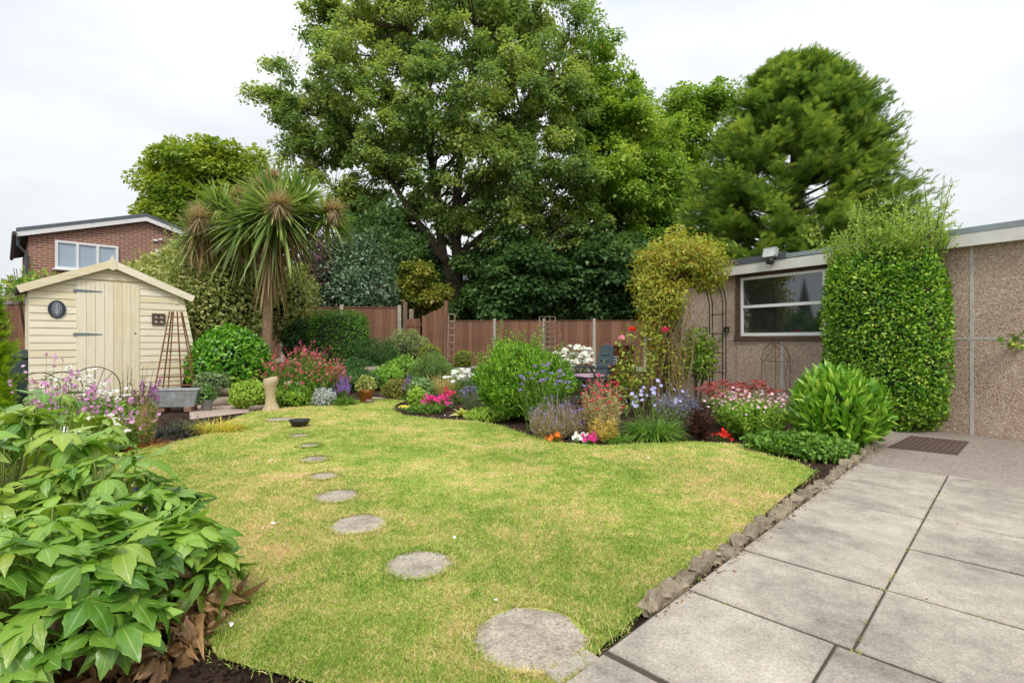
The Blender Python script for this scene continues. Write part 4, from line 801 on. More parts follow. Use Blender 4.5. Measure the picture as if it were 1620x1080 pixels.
# ---------------------------------------------------------------- trees beyond the fence
MAP = leafmat('maple_leaf', ['#486a3e', '#60864e', '#789c5a', '#96b062', '#b8be6a'], .45, .42, .25, .3)
MAP2 = leafmat('sycamore_leaf', ['#40692a', '#588532', '#739c3c', '#92b348', '#b4c65a'], .4, .45, .3, .3)
DARKG = leafmat('understory_leaf', ['#345a34', '#456e40', '#58804a', '#6e9456'], .4, .45, .3, .3)
KEYS = leafmat('seed_key', ['#a9a548', '#c9b95a'], .3, .6, 1, .2)
tree('maple_tree', 'tall spreading dark green maple with several stems, tallest tree in the middle', P(715, 505, 22) * 1,
     [stem(22, (722, 540, 0, .3), (722, 430, 0, .25), (724, 300, 0, .2), (735, 180, 0, .17), (760, 40, 0, .1), (780, -60, 0, .05)), stem(22, (720, 470, 0, .22), (697, 390, -.3, .2), (692, 300, -.5, .16), (670, 190, -1, .11), (650, 60, -1, .07), (640, -30, -1, .03)),
      stem(22, (708, 420, -.2, .16), (655, 340, -.8, .13), (600, 260, -1, .09), (520, 190, -1, .05), (430, 160, -1, .025)), stem(22, (724, 330, 0, .15), (790, 250, .2, .11), (860, 150, .5, .07), (900, 60, .5, .04)), stem(22, (728, 400, 0, .12), (800, 340, .5, .09), (870, 300, .6, .05)), stem(22, (665, 350, -.6, .1), (590, 330, -1, .06), (530, 300, -1, .03))],
     lob(22, (590, 40, 120, 90, 0, 2.6), (720, 20, 140, 100, 0, 3), (840, 40, 110, 90, .5, 2.6), (505, 150, 75, 90, -.5, 2), (610, 150, 110, 90, -1.5, 2.4), (740, 150, 120, 100, -2, 2.4), (850, 160, 90, 100, -.5, 2.6), (440, 165, 50, 28, -.5, 1.2), (425, 120, 22, 14, -.5, .7), (540, 245, 70, 60, -.5, 2), (610, 300, 60, 50, -.5, 1.8),
         (760, 270, 110, 60, -2.2, 1.6), (870, 270, 90, 70, -1, 2.2), (800, 360, 50, 35, -1.5, 1.4), (890, 360, 70, 70, -.5, 2), (560, 320, 55, 35, 0, 1.6), (660, 230, 90, 50, -1.8, 1.6), (475, 240, 40, 50, -.3, 1), (520, 30, 50, 30, 0, 1.2), (700, 340, 40, 25, -1.5, 1), (655, 345, 55, 45, .8, 1.6), (770, 330, 45, 40, .8, 1.5), (650, 410, 50, 35, 1.5, 1.5), (760, 420, 45, 35, 1.8, 1.2), (690, 330, 70, 40, 2, 1.5), (800, 300, 70, 50, 1.5, 1.8), (640, 390, 60, 35, 2.2, 1.5), (830, 390, 60, 40, 1.5, 1.6), (740, 350, 40, 40, .8, 1.4), (690, 400, 60, 30, 1.2, 1.4), (625, 250, 60, 40, .5, 1.6)),
     1200, 180, .13, MAP, (.34, .7), fill=.1, extra=(5000, KEYS, .14), group='trees beyond the fence', twig=.6)
tree('sycamore_tree', 'light green sycamore between the tall maple and the dark conifer', P(905, 505, 24), [stem(24, (900, 540, 0, .3), (905, 430, 0, .25), (930, 300, 0, .18), (960, 150, 0, .09), (945, 40, 0, .03)), stem(24, (905, 400, 0, .16), (980, 300, 0, .1), (1030, 220, 0, .04))],
     lob(24, (940, 90, 38, 70, 0, 1.6), (970, 180, 62, 70, 0, 2.2), (1005, 230, 75, 60, -.5, 2.4), (970, 290, 90, 60, -1.5, 2.4), (1035, 290, 60, 60, -.5, 2), (940, 370, 70, 60, -1, 2.2), (1020, 370, 60, 60, -.5, 2), (905, 200, 50, 70, 0, 2), (940, 20, 10, 20, 0, .5)), 480, 190, .145, MAP2, (.38, .75), fill=.15, extra=(1500, KEYS, .14), group='trees beyond the fence')
tree('sycamore_tree', 'yellow-green sycamore peeping out just left of the conifer top', P(1095, 505, 30), [stem(30, (1090, 540, 0, .35), (1090, 350, 0, .25), (1095, 200, 0, .1))],
     lob(30, (1060, 190, 42, 50, 0, 2.2), (1100, 170, 45, 36, 0, 2), (1130, 165, 35, 28, 0, 2), (1095, 250, 60, 60, 0, 2.5), (1060, 320, 60, 70, 0, 2.5)), 230, 190, .18, MAP2, (.5, .95), fill=.2, group='trees beyond the fence')
tree('lime_tree', 'rounded yellow-green tree far behind the palm and brick house', P(320, 500, 34), [stem(34, (320, 540, 0, .4), (322, 400, 0, .3), (318, 300, 0, .12)), stem(34, (322, 400, 0, .2), (280, 310, 0, .08)), stem(34, (322, 390, 0, .2), (370, 300, 0, .08))],
     lob(34, (262, 285, 45, 48, 0, 2.4), (315, 262, 55, 45, 0, 3), (370, 268, 48, 45, 0, 3), (405, 290, 26, 36, 0, 2), (248, 340, 36, 36, 0, 2), (310, 330, 70, 55, -.6, 3), (380, 340, 55, 55, -.5, 3), (300, 400, 70, 50, 0, 3)), 300, 160, .24, leafmat('lime_leaf', ['#4c7426', '#6b8f2f', '#8fa83c', '#a8b54c'], .35, .5, .2, .3), (.55, 1.0), group='trees beyond the fence')
UG = [('dense dark green tree with a pale trunk behind the back fence', 808, 21, [(800, 420, 70, 50, 0, 1.8), (780, 470, 40, 28, -.4, 1.2), (850, 440, 60, 60, 0, 1.8), (830, 480, 60, 26, .3, 1.4), (740, 485, 40, 18, 1, 1.2)], 150, .25),
      ('dark tree behind the fence left of the rose arch', 930, 21.5, [(910, 430, 60, 60, 0, 1.8), (970, 420, 50, 60, -.4, 1.8), (940, 480, 60, 28, 0, 1.4), (1000, 465, 50, 40, 0, 1.6)], 170, .18),
      ('dark bushy tree below the maple behind the gate', 640, 23, [(610, 400, 60, 45, 0, 1.6), (650, 430, 60, 36, 0, 1.6), (590, 350, 45, 40, 0, 1.6), (690, 455, 45, 36, 0, 1.4)], 150, .16),
      ('dark tree between the rose arch and the conifer', 1070, 23, [(1050, 430, 50, 60, 0, 1.8), (1100, 420, 45, 60, 0, 1.8), (1040, 490, 60, 30, 0, 1.5)], 110, .16)]
for lab, px, d, ls, nc, r in UG:
    tree('understory_tree', lab, P(px, 538 + 1.1 * F_PX / d, d), [stem(d, (px, 538 + 1.1 * F_PX / d, 0, r), (px + 2, 480, 0, r * .9), (px - 4, 420, 0, r * .6), (px, 380, 0, r * .3))], lob(d, *ls), nc, 215, .17, DARKG, (.5, .9), group='trees beyond the fence')
tree('hedge_row', 'continuous dark hedge far behind the trees', P(850, 530, 29), [stem(29, (850, 560, 0, .3), (850, 480, 0, .1))], lob(29, (600, 500, 80, 30, 0, 2), (690, 503, 40, 24, 0, 2), (830, 500, 50, 30, 0, 2), (900, 490, 80, 40, 0, 2), (1000, 490, 80, 45, 0, 2), (1090, 480, 80, 50, 0, 2)), 180, 170, .28, DARKG, (.6, 1.0), shell=.2, twig=.2, cat_='hedge')

# the big conifer: plumes of feathery sprays sweeping up and out
def conifer(name, label, base, H, prof, nplume, nspray, size, mat, tpl, up=.55, lean=0, core=True, group=None, z0=.4):
    t = thing(name, label, 'conifer', base, group); tw = MB(); tw.tube([(0, 0, -.1), (0, 0, H * .5), (lean * .3, 0, H * .93)], [H * .035, H * .025, .02], 8); parts = []
    hz = z0 + (H - z0) * rng.random(nplume) ** .9; a = rng.random(nplume) * 6.2832
    zz = np.array([p[0] for p in prof]); rr = np.array([p[1] for p in prof]); R = np.interp(hz / H, zz, rr) * (.74 + .36 * rng.random(nplume) ** .8)
    for i in range(nplume):
        d = np.array([math.cos(a[i]), math.sin(a[i]), 0]); tip = d * R[i] + np.array([lean * hz[i] / H, 0, hz[i]]); b = np.array([lean * hz[i] / H * .6, 0, max(.1, hz[i] - R[i] * up)]); s = .5 + .5 * rng.random(nspray) ** .85
        dr = nrm(tip - b); sd = nrm(np.cross(dr, UP + rng.normal(size=3) * .25)); up_ = np.cross(sd, dr); q_ = rng.choice([-1., 1.], nspray); rest = 1.06 - (s - s.min()) / (s.max() - s.min())
        pos = b + (tip - b) * s[:, None] - UP * (.10 * R[i] * (s ** 3))[:, None] + rng.normal(size=(nspray, 3)) * size * .28; ax = dr * .8 + sd * (q_ * (.35 + .5 * rng.random(nspray)))[:, None] + rng.normal(size=(nspray, 3)) * .2
        p_ = scatter(tpl, pos, ax, up_ + rng.normal(size=(nspray, 3)) * .35, size * (.5 + .9 * rest) * (.75 + .5 * rng.random(nspray))); nf = len(p_[1]) // nspray; parts.append((p_[0], p_[1], np.repeat(.3 * rng.random() + .45 * rng.random(nspray) + .35 * (s - .6), nf)))
        if i % 3 == 0: tw.tube([b, (b + tip) / 2 - UP * .1, b + (tip - b) * .9], [.03, .02, .006], 4, False)
    tw.build('trunk', M_BARK, t, True); foliage('crown', cat(parts), mat, t); return t
def spray():
    vs, fs = [], []
    def sl(a, b, w_):
        a, b = np.array(a, float), np.array(b, float); s = np.cross(b - a, [0, 0, 1]); s = s / np.linalg.norm(s) * w_; k = len(vs); vs.extend([a - s, a + s, b]); fs.append((k, k + 1, k + 2))
    sl((0, 0, 0), (0, 1, -.06), .05)
    for y, l_ in ((.12, .42), (.3, .42), (.48, .36), (.68, .26)):
        for q in (-1, 1): sl((0, y, 0), (q * l_ * .75, y + l_ * .8, -.05 * q), .058)
    return np.array(vs), np.array(fs)
CON = leafmat('cypress_spray', ['#3a5e30', '#52793a', '#6f9448', '#92b054', '#b4c66a'], .4, .6, .35, .2)
q = P(1258, 538, 16.5); conifer('leyland_cypress', 'big feathery green cypress rising behind the garage roof', (q.x, q.y, 0), 10.1, [(0, 3.7), (.25, 3.95), (.45, 3.75), (.6, 3.35), (.75, 2.8), (.88, 2.05), (.96, 1.3), (1, .55)], 640, 68, .36, CON, spray(), .5, 0)
GOLDC = leafmat('golden_thuja', ['#6f9a1f', '#8fbb2a', '#a8cc3c'], .3, .6, 3, .3)
q = P(-38, 538, 5.9); conifer('golden_conifer', 'bright lime-green conifer at the left edge before the shed', (q.x, q.y, 0), 1.98, [(0, .36), (.3, .38), (.6, .34), (.85, .2), (1, .04)], 260, 32, .085, GOLDC, spray(), 1.1, z0=.1)
# behind-fence shrubs
shrub('purple_plum', 'purple-leaved shrub behind the fence beside the palm trunk', B(515, 17.2), (1.25, 1.2, 1.75), 9000, .13, leafmat('plum_leaf', ['#3a2a2e', '#54383e', '#6b4a4c'], .2), core=.7, lift=2.3, k=4)
shrub('grey_holly', 'grey-green glossy holly behind the fence next to purple shrub', B(565, 17.0), (1.3, 1.2, 1.7), 11000, .12, leafmat('holly_leaf', ['#2c5138', '#44694b', '#5f8264', '#7b9a7c'], .15, .25, 1.5, .3, .6), core=.7, lift=2.3, k=5, rough=.28, shoots=60, shoot_len=.8)
shrub('dark_laurel', 'tall dark laurel bush behind the fence below the maple', B(600, 19.5), (1.5, 1.4, 2.6), 9000, .16, DARKG, core=.6, lift=3.2, k=5, rough=.32, shoots=60, shoot_len=1.2)
tree('golden_shrub', 'yellow-green shrub arching over the fence by the two posts', P(655, 538 + 1.1 * F_PX / 18.6, 18.6), [stem(18.6, (655, 586, 0, .1), (655, 500, 0, .07), (650, 440, 0, .03))], lob(18.6, (628, 456, 34, 20, 0, .8), (662, 436, 26, 24, 0, .8), (655, 472, 44, 12, -.2, .7), (694, 466, 22, 14, 0, .6), (620, 480, 40, 14, .3, .8), (668, 488, 44, 12, .3, .8)), 150, 100, .12, leafmat('golden_leaf', ['#56722c', '#768838', '#98983f', '#a89c48'], .3), (.22, .42), fill=.2, cat_='shrub')
VAR = leafmat('variegated_leaf', ['#5d7a34', '#8c9c48', '#bcbe6c', '#d8d498', '#7c9040'], .3, .5, 2.5, .3)
shrub('variegated_shrub', 'large cream-variegated shrub behind the shed roof', B(350, 11.3), (1.25, 1.0, 1.35), 15000, .085, VAR, core=.7, lift=1.75, k=4.5, rough=.22, shoots=60, shoot_len=.7)
shrub('variegated_shrub', 'paler variegated shrub reaching up beside the brick house', B(262, 13.0), (1.05, .9, 1.1), 9000, .09, VAR, core=.6, lift=1.75, k=4.5, rough=.3, shoots=50, shoot_len=.8)
shrub('variegated_shrub', 'low variegated shrub under the palm, right of its trunk', B(452, 12.4), (.75, .7, 1.0), 6000, .08, VAR, core=.6, lift=1.6, k=4.5, rough=.25)
shrub('rambling_climber', 'wispy green climber above the left corner of the shed roof', B(55, 10.4), (.7, .5, .3), 1100, .08, MAP2, core=0, lift=2.0, k=5, rough=.3, depth=.9, shoots=16, shoot_len=.45)
for i, (x, y, r, h) in enumerate(((-16, 10.5, 2.2, 3.4), (-19, 7, 2.4, 2.8), (-17, 3.5, 2.0, 2.6), (-24, 13.5, 3, 7))):
    shrub('boundary_tree' if h > 5 else 'boundary_hedge', ['dark hedge past the left edge, mirrored in the garage window', 'second dark hedge mirrored low in the garage window', 'third dark hedge mirrored at the right of the garage window', 'dark tree mirrored in the left of the garage window'][i], (x, y, 0), (r, r, h / 2), 3500, .28, DARKG, core=.85, k=4, rough=.2, cat_='hedge' if h < 5 else 'tree')

# ---------------------------------------------------------------- the cordyline palm
def cordyline():
    q = B(424, 10.2); q.z = .12; t = thing('cordyline_palm', 'cordyline palm with bare trunk, sword leaves and brown flower plumes', 'palm', q); o = np.array(q)
    LM = leafmat('cordyline_leaf', ['#456b36', '#628744', '#86a45a', '#b0c07c'], .3, .4, 1, .2, .5); DM = leafmat('dead_cordyline_leaf', ['#8c7450', '#a89068', '#bca67e'], .2, .8, 2, .3); PM = leafmat('flower_plume', ['#a08868', '#b8a280', '#cebb9a'], .2, .9, 6, .3)
    J = np.array(P(428, 420, 10.2)) - o; tk = MB(); tk.tube([(0, 0, -.1), (.0, 0, .1), (-.02, 0, .9), (.0, 0, 1.6), tuple(J), tuple(np.array(P(437, 370, 10.2)) - o)], [.15, .12, .1, .094, .092, .08], 12)
    heads = [(440, 345, 10.1, 1.05, 480), (395, 360, 10.4, .95, 380), (318, 372, 10.5, .62, 170), (350, 335, 10.9, .8, 200), (470, 330, 10.8, .95, 340), (515, 345, 10.5, .62, 150), (425, 320, 11.0, .9, 200)]
    for x, y, d, l_, n in heads:
        c = np.array(P(x, y, d)) - o; tk.tube([tuple(J - UP * .1), tuple((J + c) / 2 + np.array([0, 0, -.15])), tuple(c)], [.09, .075, .06], 8); u = rdir(n); u[:, 2] = u[:, 2] * .75 + .35; u = nrm(u)
        hd = obj('rosette', mesh_np('rosette', *blades(c + u * .05, u, l_ * (.75 + .4 * rng.random(n)), .058, .26 + .28 * rng.random(n) - .25 * np.clip(u[:, 2], 0, 1), 6)[:2], np.repeat(rng.random(n), 12), LM), None, t)
        m = n // 12; u = rdir(m); u[:, 2] = -np.abs(u[:, 2]) * .8 - .25; foliage('dead_leaves', blades(c + u * .06, u, l_ * (.5 + .4 * rng.random(m)), .04, .55, 4), DM, hd)
    m = 45; a = rng.random(m) * 6.28; z = rng.uniform(-.1, .6, m); foliage('dead_skirt', blades(np.c_[J[0] + np.cos(a) * .1, J[1] + np.sin(a) * .1, J[2] + z], np.c_[np.cos(a) * .35, np.sin(a) * .35, -np.ones(m)], .55 + .4 * rng.random(m), .04, .3, 3), DM, t)
    for x, y, d, r in ((440, 322, 9.35, .36), (315, 345, 10.1, .4), (528, 332, 10.2, .33), (412, 295, 10.2, .26), (432, 280, 10.6, .24), (378, 310, 10.3, .24)):
        c = np.array(P(x, y, d)) - o; m = 560; u = rdir(m); dr = nrm(u + rdir(m) * .35); foliage('flower_plume', blades(c + u * r * .12 * rng.random(m)[:, None], dr, r * (.6 + .55 * rng.random(m)), .012, .12, 2), PM, t)
    for x, d in ((315, 10.3), (330, 10.4)):
        m = 60; c = np.array(P(x, 365, d)) - o; foliage('dead_leaves', blades(c + rng.normal(size=(m, 3)) * .08, np.tile(-UP, (m, 1)) + rng.normal(size=(m, 3)) * .2, .7 * (.6 + .5 * rng.random(m)), .035, .1, 3), DM, t)
    tk.build('trunk', M_PALMBARK, t, True)
cordyline()
# ---------------------------------------------------------------- shrubs of the garden
GRN0 = leafmat('fern_green', ['#2f5a34', '#43703c', '#5f8a48'], .3)
CAM_ = leafmat('camellia_leaf', ['#2d6418', '#43841f', '#62a42a', '#8cbf3c'], .22, .28, 3, .3, .6)
shrub('camellia_bush', 'round glossy evergreen bush between shed and palm', B(364, 9.7), (.68, .66, .72), 9000, .075, CAM_, leaf6(.6), core=.8, rough=.1, lift=.62)
shrub('privet_bush', 'clipped upright green privet in front of the fence', B(538, 12.0), (.66, .6, .75), 11000, .05, leafmat('privet_leaf', ['#2c5e1a', '#3f7a22', '#5b992d', '#7bb03c'], .25, .4, 3, .3), core=.86, p=3.2, rough=.07, lift=.62)
shrub('dark_shrub', 'dark low shrub behind the red salvia at the fence', B(478, 12.2), (.5, .45, .5), 3500, .07, DARKG, core=.75, lift=.65)
shrub('fern_clump', 'dark feathery clump at the right foot of the privet', B(587, 11.6), (.6, .45, .36), 4500, .07, GRN0, diamond(.2), core=.5, up=.6)
shrub('hebe_bush', 'pale-tipped grey-green hebe before the leaning gate', B(647, 12.4), (.58, .5, .5), 7000, .05, leafmat('hebe_leaf', ['#5a7a3c', '#7a9450', '#a3b272', '#bcbf90'], .25), diamond(.3), core=.75, up=.8, lift=.42, shoots=60, shoot_len=.2)
GB = leafmat('golden_box', ['#6d8420', '#8f9e2a', '#a9ad3a'], .25, .5, 5, .3)
shrub('box_ball', 'golden clipped ball beside the hebe bush', B(681, 12.0), (.25, .25, .24), 2600, .03, GB, core=.88, rough=.05, lift=.5)
shrub('box_ball', 'golden clipped ball behind the grey planter box', B(733, 12.6), (.24, .24, .25), 2600, .03, GB, core=.88, rough=.05, lift=.55)
shrub('rosemary_bush', 'upright rosemary-like bush in front of the golden ball', B(683, 10.6), (.42, .4, .36), 5200, .07, leafmat('rosemary_leaf', ['#4f7a3c', '#76a058', '#9fc07c'], .25), diamond(.13), core=.55, up=1.1, out_=.5, jit=.35)
BIG = leafmat('fresh_leaf', ['#3f7a28', '#5f9a35', '#84b944', '#a8d060'], .32, .45, 2.2, .3)
shrub('feathery_shrub', 'large fresh green feathery shrub in the middle bed', B(826, 7.1), (.62, .58, .5), 20000, .075, BIG, diamond(.24), core=.72, up=.7, out_=.6, jit=.4, lift=.5, rough=.26, k=4.5, shoots=280, shoot_len=.48, depth=.4)
PYR = leafmat('pyracantha_leaf', ['#2d5d16', '#417a1c', '#5f9a28', '#84b738', '#a9cc55'], .25, .32, 4, .3, .55)
q = on_wall(1411, 0, .26); shrub('pyracantha', 'tall clipped pyracantha column against the garage wall', q, (.66, .34, 1.12), 40000, .046, PYR, diamond(.55, .12, .2), core=.88, p=3.4, rough=.09, k=5, depth=.25, lift=1.12, rz=math.atan2(WD.y, WD.x), cat_='shrub')
PY2 = leafmat('young_pyracantha', ['#6f9a3a', '#95b954', '#b9d27c'], .35, .45, 4, .3)
t = thing('pyracantha_shoots', 'loose pale unclipped shoots on top of the pyracantha column', 'shrub shoots', q + Vector((0, 0, 2.02))); parts = []; tw = MB()
for i in range(150):
    s = rng.uniform(-.55, .55); f = np.array(WD) * s + np.array(WN) * rng.uniform(-.25, .2); d = nrm(np.array([WD.x * s * .35 + rng.normal() * .22, WD.y * s * .35 + rng.normal() * .22, 1.])); l_ = (.18 + .72 * rng.random() ** 1.6) * (1.1 - .35 * abs(s)) * (1.35 if s < -.45 and rng.random() < .25 else 1); k = int(26 * l_ / .5) + 5
    ss = np.linspace(.05, 1, k)[:, None]; bend = rng.normal(size=3) * .1 * l_; pp = f + d * l_ * ss + bend * ss ** 2; parts.append(scatter(diamond(.45), pp, rdir(k) + d * .7, UP + rdir(k), .05 * (1.1 - .5 * ss[:, 0]))); tw.tube([f, f + d * l_ * .5 + bend * .25, f + d * l_ + bend], [.005, .004, .002], 4)
    for z in range(4):
        b = f + d * l_ * rng.uniform(.3, .8); e = nrm(d + rdir(1)[0] * .9); kk = 9; s2 = np.linspace(.1, 1, kk)[:, None]; parts.append(scatter(diamond(.45), b + e * .16 * s2, rdir(kk) + e * .7, UP + rdir(kk), .042))
foliage('foliage', cat(parts), PY2, t); tw.build('stems', M_TWIG, t)
LAU = leafmat('bright_laurel', ['#3f7a1c', '#558f24', '#72a832', '#96bf4a'], .3, .3, 3, .25, .6)
shrub('laurel_bush', 'low dome of bright green pointed leaves by the patio corner', G(1325, 705), (.41, .4, .40), 3400, .115, LAU, leaf6(.3, .06, .25), core=.66, up=.75, out_=.75, jit=.3, lift=.36, rough=.08, depth=.4)
shrub('small_shrub', 'small grey-green shrub at the right foot of the shed', B(333, 8.9), (.28, .25, .22), 1600, .05, leafmat('small_grey_green', ['#4f7048', '#6d8c60', '#90a880'], .2), core=.6, lift=.3)
shrub('lime_bush', 'lime-green low bush left of the pale stone post', B(398, 8.3), (.30, .28, .22), 2600, .055, leafmat('lime_bush_leaf', ['#6d9a30', '#8fb443', '#b4cc68'], .3), core=.6, lift=.2)
shrub('green_mound', 'small leafy mound just right of the stone post', B(462, 8.5), (.32, .25, .2), 2300, .06, leafmat('mound_leaf', ['#4a7a2a', '#6c9c3a', '#94b850'], .3), core=.6, lift=.15)
shrub('silver_ragwort', 'silver-white feathery foliage plant at the lawn edge', B(511, 8.55), (.18, .16, .15), 1500, .06, leafmat('silver_leaf', ['#a9b4b0', '#c3cbc8', '#dfe3e0'], .1), diamond(.25), core=0, lift=.13, depth=.7)
shrub('arch_foot_shrub', 'small green rose bush against the wall under the arch', B(1102, 8.1), (.34, .28, .4), 1400, .07, MAP2, core=0, lift=.85, depth=.8, rough=.25, shoots=10, shoot_len=.4)
shrub('pot_plant', 'small leafy plant in the grey zinc pot', B(327, 8.0) + Vector((0, 0, .15)), (.13, .13, .12), 500, .05, leafmat('pot_leaf', ['#3f6d38', '#5d8a4c', '#7fa566'], .2), core=.5, lift=.1, twigs=False)
shrub('box_ball', 'little variegated mound in the terracotta pot', B(579, 8.95) + Vector((0, 0, .2)), (.16, .15, .14), 600, .06, VAR, core=.5, lift=.12, twigs=False)
shrub('wall_sprig', 'small green bramble sprig against the garage wall at the right edge', on_wall(1606, 1.0, .06), (.16, .08, .16), 60, .06, MAP2, leaf6(.8), core=0, lift=.0, depth=.9, shoots=3, twigs=False)

# ---------------------------------------------------------------- the climber on its arch
ar = thing('garden_arch', 'black metal garden arch hidden under the climber', 'arch', B(1090, 8.0)); ra = .42
for y in (-.26, .26):
    for s in (0, .05): MB().tube([(-ra - s, y, -.05), (-ra - s, y, 1.65)] + [(-(ra + s) * math.cos(a), y, 1.65 + (.5 + s) * math.sin(a)) for a in np.linspace(.1, math.pi - .1, 13)] + [(ra + s, y, 1.65), (ra + s, y, -.05)], .0085, 6).build('hoop', M_BLACK, ar)
for z in np.arange(.3, 1.7, .3):
    for s in (-1, 1): MB().tube([(s * (ra + .02), -.26, z), (s * (ra + .02), .26, z)], .007, 5).build('rung', M_BLACK, ar)
cl = thing('arch_climber', 'yellow-green climber with bare twigs tumbling over the arch', 'climber', B(1072, 7.9)); CLM = leafmat('climber_leaf', ['#6d8a2c', '#93a338', '#b5b84a', '#c9b850', '#7c9a34', '#a9792f'], .35, .5, 4, .35)
parts = []
for c, r, n in (((-.02, 0, 2.36), (.62, .5, .42), 5600), ((-.35, -.05, 1.95), (.36, .4, .45), 2600), ((.42, 0, 2.2), (.33, .4, .42), 2000), ((-.42, -.1, 1.35), (.26, .3, .5), 1100), ((-.2, -.2, 1.7), (.35, .3, .35), 1300), ((-.3, -.1, .85), (.26, .26, .45), 420), ((-.05, -.1, .7), (.2, .2, .5), 220)):
    pos, u = shrub_pts(int(n * 1.2), c, r, int(rng.integers(1e6)), 2, .42, 5, .6, 1.2); parts.append(scatter(diamond(.6), pos, u * .4 + rdir(len(pos)) * .7 - UP * .35, u + UP * .5 + rdir(len(pos)) * .5, .052 * (.6 + .7 * rng.random(len(pos)))))
foliage('foliage', cat(parts), CLM, cl); tw = MB()
for i in range(120):
    a = np.array([rng.normal() * .12 - .15, rng.normal() * .12 - .05, 0 if i % 3 else rng.uniform(.5, 1.2)]); b = np.array([rng.uniform(-.6, .3), rng.uniform(-.35, .25), rng.uniform(1.3, 2.1)]); m = (a + b) / 2 + rng.normal(size=3) * .14; tw.tube([a * (1 - s) ** 2 + m * 2 * s * (1 - s) + b * s * s for s in np.linspace(0, 1, 7)], np.linspace(.007, .002, 7) if i > 6 else np.linspace(.014, .004, 7), 4, False)
tw.build('stems', plain('climber_stem', '#a08a68', .9, ns=9), cl)

# ---------------------------------------------------------------- flowers
GR = leafmat('herb_leaf', ['#3f6e28', '#5a8a34', '#7ba548'], .3); GY = leafmat('grey_leaf', ['#7c8c6c', '#98a488', '#b0b59c'], .2); GL = leafmat('light_leaf', ['#6a9a38', '#8fb84a', '#b4d068'], .3); DRY = leafmat('dry_leaf', ['#b09a5c', '#cbb678', '#d9c894'], .25)
PINK = fmat('mallow_pink', '#d08fc8', '#e8b4e0'); WHT = fmat('white_petal', '#f2f0e8', '#ffffff'); RED = fmat('salvia_red', '#d04064', '#ec7c96'); PUR = fmat('liatris_purple', '#8c58c0', '#b48ae0'); LAV = fmat('lavender', '#7a6aa8', '#a090c8'); BLUE = fmat('scabious_blue', '#a8a4e6', '#cac8f4'); MAG = fmat('petunia_magenta', '#d01e7c', '#f0489c'); CRIM = fmat('crimson', '#b82448', '#d84868'); ORG = fmat('orange_petal', '#f07828', '#f8a050'); SCAR = fmat('scarlet', '#e01c20', '#f04838'); YEL = fmat('yellow_petal', '#e8d040', '#f4e478'); ROSEP = fmat('rose_pink', '#f0889c', '#f8b4bc')
for px, d, h, lab in ((78, 5.3, .92, 'pink mallow by the left iron hoop'), (112, 4.9, .86, 'pink mallow in front of the white achillea'), (70, 4.6, .80, 'pink mallow nearest the lime conifer'), (200, 5.2, .55, 'short pink mallow at the front of the left bed'), (150, 4.8, .72, 'pink mallow beneath the large fan hoop')):
    perennial('mallow', lab, B(px, d), 20, h * 1.08, .26, GR, leaf=(.06, .5), nl=20, flower='spike', fmat=PINK, fcount=5, fsize=.026, fspread=.34, hv=.5)
perennial('loosestrife', 'pink-purple spires before the right side of the shed door', B(232, 6.4), 12, .78, .18, GR, leaf=(.06, .3), nl=14, flower='spike', fmat=fmat('spire_pink', '#b070b8', '#cc94cc'), fcount=18, fsize=.02, fspread=.3)
for px, d, h, lab in ((118, 5.7, .82, 'white flower heads behind the pink mallows'), (150, 5.6, .76, 'white flower heads below the fan-shaped hoop'), (82, 4.2, .42, 'low white-flowered plant beside the foreground leaves'), (152, 4.5, .45, 'low white flowers at the middle of the left bed')):
    perennial('achillea', lab, B(px, d), 18, h, .26, GR, leaf=(.06, .25), nl=14, flower='head', fmat=WHT, fcount=16, fsize=.013, fspread=.045)
perennial('rambling_rose', 'tall bronze-leaved stems in front of the shed door', B(200, 6.1), 16, .95, .42, leafmat('bronze_leaf', ['#6d7a34', '#8c8a3c', '#7a5a34', '#8f9a50'], .3), M_TWIG, leaf=(.07, .55), nl=13, sr=.004)
shrub('lime_sedum', 'lime-green leafy clump in the left bed', B(132, 4.7), (.24, .22, .22), 1500, .06, GL, leaf6(.45), core=.5, lift=.17, up=.6)
shrub('leafy_clump', 'dark leafy clump behind the lime-green sedum', B(150, 5.5), (.5, .3, .2), 2600, .07, GR, leaf6(.45), core=.5, lift=.2, up=.5)
shrub('leafy_clump', 'leafy undergrowth under the pink mallows at the left', B(60, 5.0), (.6, .5, .24), 3600, .06, GR, leaf6(.4), core=.5, lift=.2, up=.5)
perennial('dry_grass_stems', 'straw-coloured seedheads standing in the left bed', B(218, 5.3), 34, .62, .22, DRY, M_DRYSTEM, leaf=(.06, .12), nl=8, fan=.35)
tussock('black_grass', 'clump of near-black mondo grass in front of the trough', B(262, 5.95), 750, .3, .007, leafmat('black_leaf', ['#24231f', '#3a3a32', '#4e5040'], .1), .2, .7, .8, sq=(1.4, .6, 1))
tussock('black_grass', 'smaller dark grass clump next to the yellow grass', B(300, 6.3), 500, .28, .007, leafmat('dark_green_blade', ['#2c3326', '#42503a', '#5e6b4c'], .15), .14, .6, 1.0)
tussock('copper_sedge', 'copper-brown sedge at the lawn edge of the left bed', B(222, 5.25), 900, .2, .006, leafmat('copper_leaf', ['#8a4a26', '#a8602f', '#bf7d45'], .2), .18, .9, .7, sq=(1.5, .6, 1))
tussock('golden_grass', 'yellow grass tuft spilling over the lawn edge', B(345, 6.15), 700, .3, .009, leafmat('golden_blade', ['#a8a838', '#c9c050', '#d8c060', '#98a840'], .35), .16, .6, 1.0, sq=(1.5, .7, 1))
